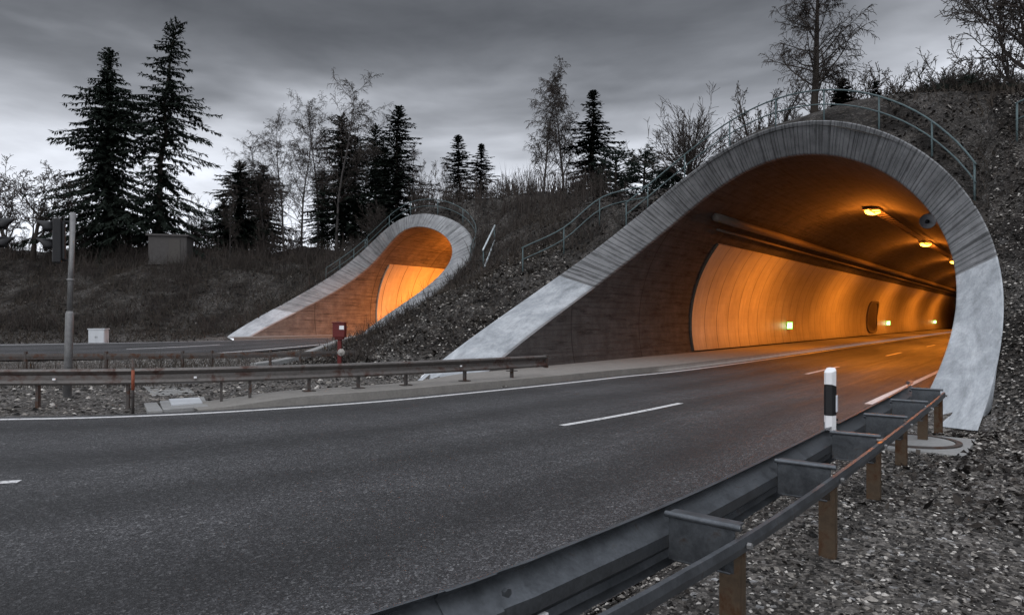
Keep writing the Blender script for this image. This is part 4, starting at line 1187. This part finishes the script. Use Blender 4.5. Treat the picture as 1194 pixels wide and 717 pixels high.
def bare_meshes(seed, h, r0, style):
    rd = random.Random(seed); T, Bq = [], []
    def rv(s): return Vector((rd.gauss(0, s), rd.gauss(0, s), rd.gauss(0, s)))
    def grow(p, d, L, rad, lev, n, top, kids, droop):
        pts = [p]; dd = d.normalized()
        for i in range(n):
            f = (i + 1) / n
            dd = (dd + rv(style['wig'] * (1 if lev else .35)) + Vector((0, 0, style['up'][min(lev, len(style['up']) - 1)] / n)) - Vector((0, 0, droop * f / n))).normalized()
            q = p + dd * L / n
            ra = rad * (1 - (1 - top) * (i / n)); rb = rad * (1 - (1 - top) * f)
            (T if lev == 0 else Bq).append((tuple(p), tuple(q), max(ra, style['rmin']), max(rb, style['rmin'])))
            p = q; pts.append((p, dd.copy(), rb))
        if lev >= style['lev']: return
        k = style['kids'][lev]
        for j in range(k):
            f = style['first'][lev] + (1 - style['first'][lev]) * ((j + rd.random()) / k)
            i = min(int(f * n), n - 1) + 1
            q, dq, rq = pts[i]
            q0 = pts[i - 1][0] if i > 1 else pts[0]
            q = Vector(q0).lerp(q, rd.random())
            az = rd.random() * 6.283
            o = dq.orthogonal().normalized(); o = (Matrix.Rotation(az, 3, dq) @ o)
            an = math.radians(rd.uniform(*style['ang'][lev]))
            nd = dq * math.cos(an) + o * math.sin(an)
            ln = L * style['len'][lev] * rd.uniform(.6, 1.15) * (1 - style['tap'][lev] * (f - style['first'][lev]))
            grow(q, nd, ln, max(rq * style['rr'], style['rmin']), lev + 1, max(2, int(style['n'][lev + 1])), .3, 0, style['droop'][min(lev + 1, len(style['droop']) - 1)])
    if style.get('multi'):
        for _ in range(style['multi']):
            d = Vector((rd.gauss(0, style['fan']), rd.gauss(0, style['fan']), 1))
            grow(Vector((rd.gauss(0, .12), rd.gauss(0, .12), -.1)), d, h * rd.uniform(.6, 1), r0 * rd.uniform(.5, 1), 0, style['n'][0], .2, 0, 0)
    else:
        grow(Vector((0, 0, -.2)), Vector((style.get('lean', 0), 0, 1)), h * style['trunk'], r0, 0, style['n'][0], .18, 0, 0)
    return seg_tubes(T, 7), seg_tubes(Bq, 3)

BIRCH = dict(trunk=1.0, wig=.10, up=(.15, .25, .1, 0), lev=3, kids=(34, 11, 7), first=(.22, .15, .15), ang=((28, 55), (25, 60), (25, 70)), len=(.37, .42, .5), tap=(.7, .4, .3), rr=.42, n=(14, 6, 4, 3), droop=(0, .2, .9, 1.6), rmin=.0125)
BROAD = dict(trunk=.62, wig=.16, up=(.1, .5, .2, .1, 0), lev=4, kids=(11, 7, 5, 3), first=(.3, .2, .2, .2), ang=((30, 62), (25, 60), (25, 65), (30, 70)), len=(.75, .5, .5, .5), tap=(.35, .3, .3, .3), rr=.55, n=(8, 7, 5, 3, 2), droop=(0, 0, 0, .1, .2), rmin=.012)
BUSH = dict(multi=9, fan=.34, trunk=1, wig=.10, up=(.3, .4, .2, 0), lev=3, kids=(9, 6, 4), first=(.15, .15, .2), ang=((18, 45), (20, 55), (25, 60)), len=(.42, .5, .5), tap=(.4, .3, .3), rr=.6, n=(7, 4, 3, 2), droop=(0, 0, 0), rmin=.011)
POLLARD = dict(trunk=.38, wig=.08, up=(.1, .6, .3, 0), lev=3, kids=(64, 8, 4), first=(.5, .15, .2), ang=((10, 80), (12, 40), (20, 55)), len=(1.25, .4, .5), tap=(-.2, .3, .3), rr=.4, n=(6, 7, 3, 2), droop=(0, 0, 0), rmin=.011)

def bare(name, label, loc, h, r0, seed, style, grp=None, bark='bark', cat='tree', sc=(1, 1, 1), rz=0.0):
    root = empty(name, loc, rz); root.scale = sc; tag(root, label, cat, grp)
    t, b = bare_meshes(seed, h, r0, style)
    t.build('trunk', M[bark], root, smooth=True); b.build('crown', M['twig'], root)
    return root
def again(src, loc, label, rz=0.0, sc=1.0, sx=1.0, grp=None):
    c = copy_tree(src); c.location = loc; c.rotation_euler = (0, 0, rz); c.scale = (sc * sx, sc * sx, sc); c['label'] = label
    if grp: c['group'] = grp
    return c
def base(px, d): x = (px - 597) / F * d; return Vector((x, d, gz(x, d) - .15))
def hgt(px, topy, d):
    b = base(px, d); return (EYE - (topy - HY) / F * d) - b.z

GS = 'spruces along the ridge'; GB = 'bare birches along the ridge'; GW = 'bare shrubs along the ridge'
spruce('spruce', 'dense tall spruce with hanging branches, left of the tallest one', base(126, 58), hgt(128, 54, 58), 6.0, 3, .26, GS, droop=.85, shape=.72, dens=1.5)
spruce('spruce', 'tallest spruce, airy with its trunk showing, above the hut', base(180, 57), hgt(205, 30, 57), 5.4, 11, .26, GS, gaps=.26, droop=.7, shape=.62, dens=1.1, lean=1.7)
sp1 = spruce('spruce', 'squat dark spruce right of the hut, left of its twin', base(281, 62), hgt(281, 190, 62), 3.8, 21, .18, GS, droop=.35, shape=.5, dens=1.5)
again(sp1, base(306, 63), 'squat dark spruce beside the left end of the birch row', 2.0, hgt(306, 192, 63) / hgt(281, 190, 62), .8)
sp2 = spruce('spruce', 'narrow dark spruce among the birches behind the far portal', base(398, 60), hgt(398, 134, 60), 3.3, 33, .18, GS, droop=.4, shape=.45, dens=1.35)
again(sp2, base(414, 62), 'slim spruce tucked right behind the narrow dark one among the birches', 1.2, .9, .8)
again(sp2, base(438, 61), 'slim spruce directly left of the broad conical one above the far portal', 2.6, .93, .75)
again(sp2, base(376, 63), 'half hidden low spruce at the foot of the tall birches', 4.0, .62, .9)
again(sp1, base(262, 64), 'low ragged spruce at the left foot of the squat twin spruces', 4.4, .62, .9)
again(sp2, base(448, 63), 'slim spruce mostly hidden behind the broad conical one', 5.2, .84, .9)
sp3 = spruce('spruce', 'broad conical spruce with tiered branches left above the far portal', base(464, 56), hgt(464, 122, 56), 4.0, 45, .19, GS, droop=.3, shape=.72, dens=1.3)
sp4 = spruce('spruce', 'small pointed spruce behind the far portal, the left and taller of two', base(535, 56), hgt(535, 157, 56), 2.6, 52, .12, GS, droop=.15, shape=.75, dens=1.2)
again(sp4, base(560, 57), 'small pointed spruce behind the far portal, the right and shorter of two', 1.9, hgt(560, 167, 57) / hgt(535, 157, 56))
spruce('spruce', 'single tiered spruce right of the two silvery birches', base(691, 50), hgt(691, 106, 50), 2.9, 61, .15, GS, droop=.2, shape=.8, dens=1.15)
sp6 = spruce('spruce', 'small dark spruce behind the handrail, right of the tall birch trunk', base(982, 31), hgt(982, 92, 31), .85, 71, .08, GS, droop=.2, shape=.7, dens=1.2)
again(sp6, base(1021, 32), 'slender small spruce behind the handrail under the bare sapling', 2.0, 1.05, .6)
again(sp6, base(966, 33), 'little dark spruce directly behind the tall birch trunk', 3.3, .75, .9)

def pine(label, loc, h, seed, w, name='pine_tree'):
    rd = random.Random(seed); root = empty(name, loc); tag(root, label, 'tree', 'bushy pines on the ridge')
    T = [((0, 0, 0), (.1, 0, h * .75), .11, .05)]; br, vs, fs = [], [], []
    for i in range(85):
        z = h * rd.uniform(.04, .95); an = rd.random() * 6.283; L = w * math.sqrt(max(.08, 1 - ((z / h - .35) / .68) ** 2)) * rd.uniform(.6, 1.1)
        a = Vector((.1 * z / h, 0, min(z * .85, h * .74))); e = Vector((math.cos(an) * L, math.sin(an) * L, z))
        br.append((tuple(a), tuple(e), .04, .015))
        for k in range(5):
            c = a.lerp(e, rd.uniform(.55, 1.05)) + Vector((rd.gauss(0, .16), rd.gauss(0, .16), rd.gauss(0, .12)))
            for j in range(15):
                d = Vector((rd.gauss(0, 1), rd.gauss(0, 1), abs(rd.gauss(.3, .7)))).normalized() * rd.uniform(.16, .3); s = d.orthogonal().normalized() * .03
                q = len(vs); vs += [tuple(c - s), tuple(c + s), tuple(c + d)]; fs.append((q, q + 1, q + 2))
    seg_tubes(T, 7).build('trunk', M['bark'], root); b = seg_tubes(br, 3); b.add(vs, fs); b.build('crown', M['pine'], root)
    return root
pine('bushy dark pine right of the single tiered spruce', base(717, 46), hgt(717, 170, 46), 5, 1.5)
pine('rounded dark pine left of where the curved handrail begins', base(750, 44), hgt(750, 172, 44), 9, 1.35)
pine('low dark pine half behind the start of the curved handrail', base(778, 41), hgt(778, 192, 41), 12, .9)

b1 = bare('birch', 'tall leafless birch left of the narrow dark spruce, topmost of the row', base(392, 58), hgt(394, 104, 58), .13, 4, BIRCH, GB, 'birch')
again(b1, base(352, 59), 'leafless birch in the middle of the row behind the far portal', 1.1, .85)
again(b1, base(331, 60), 'leafless birch at the left end of the row, right of the squat spruces', 2.5, .84, .9)
again(b1, base(371, 62), 'leafless birch close left of the topmost birch', 4.2, .9, .85)
again(b1, base(268, 55), 'thin leafless sapling left of the squat dark spruces', 5.0, .45, .6)
again(b1, base(308, 61), 'leafless birch just right of the squat twin spruces', 3.1, .72, 1.0)
again(b1, base(421, 63), 'leafless birch showing between the slim spruces behind the far portal', 0.6, .86, .9)
again(b1, base(484, 60), 'low leafless birch right of the broad conical spruce', 1.9, .62, 1.1)
again(b1, base(516, 62), 'low leafless birch left of the two small pointed spruces', 5.3, .55, 1.1)
b2 = bare('birch', 'silvery leafless birch right of the middle ridge, right of its twin', base(657, 52), hgt(658, 93, 52), .11, 15, dict(BIRCH, droop=(0, .3, 1.4, 2.4), lean=-.02), GB, 'birch')
again(b2, base(634, 53), 'silvery leafless birch on the middle ridge, left of its twin', 2.2, hgt(634, 106, 53) / hgt(658, 93, 52), 1.0)
bare('birch', 'big leafless birch standing behind the crown of the near portal', base(948, 29), hgt(925, -26, 29), .20, 23, dict(BIRCH, kids=(40, 12, 8), lean=-.065, len=(.36, .45, .5), rr=.36, first=(.3, .15, .15), ang=((40, 72), (25, 60), (25, 70)), rmin=.009), GB, 'bark')
bare('broadleaf_tree', 'leafless spreading tree left behind the traffic signals', base(38, 55), hgt(35, 172, 55), .24, 31, dict(BROAD, trunk=.6, kids=(14, 9, 6, 4), rmin=.018), 'bare broad trees', rz=.4)
bare('broadleaf_tree', 'leafless forked tree behind the left edge traffic signal', base(10, 58), hgt(12, 190, 58), .22, 35, dict(BROAD, trunk=.6, kids=(13, 8, 6, 4), rmin=.018), 'bare broad trees')
bare('broadleaf_tree', 'leafless pollarded round tree behind the left arm of the curved handrail', base(806, 40), hgt(806, 112, 40), .20, 37, POLLARD, 'bare broad trees')
bare('broadleaf_tree', 'leafless bushy tree left of the big birch behind the near portal', base(882, 32), hgt(882, 88, 32), .11, 41, dict(BUSH, multi=5), 'bare broad trees')
bare('broadleaf_tree', 'leafless sapling fanned open behind the right part of the curved handrail', base(1033, 34), hgt(1035, 68, 34), .07, 43, dict(BUSH, multi=4, fan=.22), 'bare broad trees')
tb = bare('broadleaf_tree', 'large leafless tree reaching in from the top right corner', base(1212, 24), hgt(1212, -150, 24), .24, 47, dict(BROAD, trunk=.75, kids=(18, 10, 7, 4), first=(.2, .15, .2, .2), ang=((45, 82), (25, 60), (25, 65), (30, 70)), up=(.1, .25, .2, .1, 0), len=(.62, .5, .5, .5)), 'bare broad trees', rz=2.2)

# shrubs: two prototypes, many copies with labels of their own
s1 = bare('shrub', 'leafless shrub behind the far portal crown, between the spruces', base(500, 54), hgt(500, 196, 54), .05, 51, BUSH, GW, cat='shrub')
s2 = bare('shrub', 'leafless shrub at the left end of the right hand thicket', base(1072, 33), hgt(1072, 92, 33), .05, 57, dict(BUSH, multi=12, fan=.3), GW, cat='shrub')
hs1, hs2 = hgt(500, 196, 54), hgt(1072, 92, 33)
for i, (px, d, ty, lab) in enumerate((
    (1098, 32, 75, 'tall leafless shrub in the right thicket, above the right arm of the handrail'), (1120, 31, 92, 'leafless shrub in the middle of the right thicket'),
    (1143, 32, 68, 'tallest leafless shrub of the right thicket'), (1166, 30, 82, 'leafless shrub under the overhanging corner tree'), (1190, 29, 95, 'leafless shrub at the right picture edge on top of the slope'),
    (1085, 36, 105, 'low leafless shrub deep in the right thicket'), (1010, 36, 100, 'leafless shrub behind the small spruces on the portal'), (990, 40, 85, 'leafless shrub far behind the small spruces'),
    (920, 36, 128, 'low leafless shrub left of the big birch trunk'), (855, 38, 150, 'low leafless shrub between the two bushy bare trees'))):
    again(s2, base(px, d), lab, i * 1.3, hgt(px, ty, d) / hs2, 1.05)
for i, (px, d, ty, lab) in enumerate((
    (232, 60, 235, 'leafless shrub right of the hut'), (250, 62, 250, 'low leafless shrub left of the squat spruces'), (95, 57, 255, 'leafless shrub at the foot of the dense tall spruce'),
    (150, 58, 262, 'low leafless shrub between the tall spruce trunks'), (60, 56, 262, 'low leafless shrub behind the leaning signal pole'), (20, 55, 268, 'low leafless shrub behind the left edge signal'),
    (340, 58, 255, 'leafless shrub under the row of birches'), (312, 56, 262, 'leafless shrub on the bank below the squat spruces'), (600, 50, 200, 'leafless shrub on the ridge left of the silvery birches'),
    (580, 52, 205, 'low leafless shrub right of the two small pointed spruces'), (670, 46, 200, 'leafless shrub at the foot of the silvery birches'), (700, 42, 198, 'leafless shrub below the single tiered spruce'),
    (725, 38, 212, 'leafless shrub above the straight handrail'), (435, 52, 235, 'leafless shrub above the left shoulder of the far portal'), (620, 46, 212, 'leafless shrub in front of the silvery birches'))):
    again(s1, base(px, d), lab, i * 1.7, hgt(px, ty, d) / hs1, 1.1)
for i, (px, d, ty, lab) in enumerate((
    (1052, 23.5, 112, 'short leafless shrub on the slope crest above the right arm of the handrail'), (1079, 23.0, 96, 'leafless shrub crowding the crest left of the dark evergreen bushes'),
    (1106, 22.5, 84, 'leafless shrub on the crest in front of the dark evergreen bushes'), (1131, 22.0, 86, 'leafless shrub on the crest between two dark evergreen bushes'),
    (1157, 21.6, 74, 'tall leafless shrub on the crest just left of the corner tree'), (1183, 21.2, 86, 'leafless shrub on the crest at the right picture edge, under the corner tree'))):
    again(s2, base(px, d), lab, .5 + i * 1.9, hgt(px, ty, d) / hs2, 1.0)
# dark evergreen thickets along the top of the right slope
for i, (px, d, ty) in enumerate(((1066, 24, 116), (1093, 23.5, 103), (1119, 22.8, 95), (1146, 22.4, 110), (1178, 21.6, 106))):
    pine(('low dark evergreen bush at the left of the right thicket', 'dark evergreen bush behind the right end of the handrail', 'taller dark evergreen bush amid the right thicket', 'squat dark evergreen bush right of the taller one', 'dark evergreen bush at the right picture edge')[i], base(px, d), hgt(px, ty, d), 80 + i, 1.0, 'evergreen_bush')

# ------------------------------------------------------------------ sky, sun, camera
w = bpy.data.worlds.new('World'); S.world = w; w.use_nodes = True
nt = w.node_tree; N = nt.nodes; L = nt.links
bg = N['Background']; bg.inputs['Strength'].default_value = 1.0
SUN_EL, SUN_ROT = R(38), R(200)
sky = N.new('ShaderNodeTexSky'); sky.sky_type = 'NISHITA'; sky.sun_disc = False; sky.sun_elevation = SUN_EL; sky.sun_rotation = SUN_ROT
tc = N.new('ShaderNodeTexCoord')
sep = N.new('ShaderNodeSeparateXYZ'); L.new(tc.outputs['Generated'], sep.inputs[0])
def wm(op, a, b=None, clamp=False):
    k = N.new('ShaderNodeMath'); k.operation = op; k.use_clamp = clamp
    for s, v in ((0, a), (1, b)):
        if v is None: continue
        if isinstance(v, (int, float)): k.inputs[s].default_value = v
        else: L.new(v, k.inputs[s])
    return k.outputs[0]
def wnoise(scale, sc, detail=5, rough=.55, dist=0.3):
    mp = N.new('ShaderNodeMapping'); mp.inputs['Scale'].default_value = sc; L.new(tc.outputs['Generated'], mp.inputs[0])
    k = N.new('ShaderNodeTexNoise'); k.inputs['Scale'].default_value = scale; k.inputs['Detail'].default_value = detail; k.inputs['Roughness'].default_value = rough; k.inputs['Distortion'].default_value = dist
    L.new(mp.outputs[0], k.inputs['Vector']); return k.outputs['Fac']
n1 = wnoise(1.7, (1, 1, 4.0), 4); n2 = wnoise(4.0, (1, 1, 3.0), 5)
zz = wm('ADD', sep.outputs[2], wm('MULTIPLY', wm('SUBTRACT', n1, .5), .30))
zz = wm('ADD', zz, wm('MULTIPLY', wm('SUBTRACT', n2, .5), .05))
zz = wm('SUBTRACT', zz, wm('MULTIPLY', wm('MAXIMUM', wm('SUBTRACT', sep.outputs[0], .36), 0.0), .45))
rp = N.new('ShaderNodeValToRGB'); L.new(zz, rp.inputs[0])
stops = [(0.0, 1.35), (.165, 1.25), (.215, .85), (.26, .48), (.32, .23), (.40, .145), (.48, .17), (.57, .6), (.72, 1.2), (1.0, 1.45)]
e = rp.color_ramp.elements
while len(e) < len(stops): e.new(.5)
for i, (p_, v_) in enumerate(stops): e[i].position = p_; e[i].color = (v_ * .94, v_ * .98, v_ * 1.07, 1)
n3 = wnoise(2.6, (1, 1, 3.5), 6, .6)
mr = N.new('ShaderNodeMapRange'); L.new(n3, mr.inputs[0]); mr.inputs[1].default_value = .3; mr.inputs[2].default_value = .7; mr.inputs[3].default_value = .72; mr.inputs[4].default_value = 1.2
mx = N.new('ShaderNodeMix'); mx.data_type = 'RGBA'; mx.blend_type = 'MULTIPLY'; mx.inputs[0].default_value = 1.0
L.new(rp.outputs[0], mx.inputs[6]); L.new(mr.outputs[0], mx.inputs[7])
# sky brightened behind the viewer to light the faces turned to the camera
back = wm('ADD', 1.0, wm('MULTIPLY', wm('MAXIMUM', wm('MULTIPLY', sep.outputs[1], -1.0), 0.0), .9))
mb = N.new('ShaderNodeMix'); mb.data_type = 'RGBA'; mb.blend_type = 'MULTIPLY'; mb.inputs[0].default_value = 1.0
L.new(mx.outputs[2], mb.inputs[6]); L.new(back, mb.inputs[7])
sc_ = N.new('ShaderNodeMix'); sc_.data_type = 'RGBA'; sc_.blend_type = 'MIX'; sc_.inputs[0].default_value = .06
skm = N.new('ShaderNodeMix'); skm.data_type = 'RGBA'; skm.blend_type = 'MULTIPLY'; skm.inputs[0].default_value = 1.0; skm.inputs[7].default_value = (.08, .08, .08, 1)
L.new(sky.outputs[0], skm.inputs[6]); L.new(mb.outputs[2], sc_.inputs[6]); L.new(skm.outputs[2], sc_.inputs[7])
L.new(sc_.outputs[2], bg.inputs['Color'])

sl = bpy.data.lights.new('sun', 'SUN'); sl.energy = .7; sl.angle = R(35); sl.color = (1, .96, .92)
so = bpy.data.objects.new('sun', sl); COL.objects.link(so)
sd = Vector((math.sin(SUN_ROT) * math.cos(SUN_EL), math.cos(SUN_ROT) * math.cos(SUN_EL), math.sin(SUN_EL)))
so.rotation_euler = sd.to_track_quat('Z', 'Y').to_euler(); so.location = (0, -10, 30)

cd = bpy.data.cameras.new('camera'); cam = bpy.data.objects.new('camera', cd); COL.objects.link(cam)
cam.location = (0, 0, EYE); cam.rotation_euler = (R(90), 0, 0)
cd.sensor_fit = 'HORIZONTAL'; cd.sensor_width = 36; cd.lens = 36 * F / 1194
cd.shift_y = (HY - 358.5) / 1194
cd.clip_start = .05; cd.clip_end = 3000
S.camera = cam
S.view_settings.view_transform = 'Standard'; S.view_settings.look = 'None'; S.view_settings.exposure = 0; S.view_settings.gamma = 1
S.cycles.use_denoising = True
S.cycles.max_bounces = 6; S.cycles.diffuse_bounces = 3
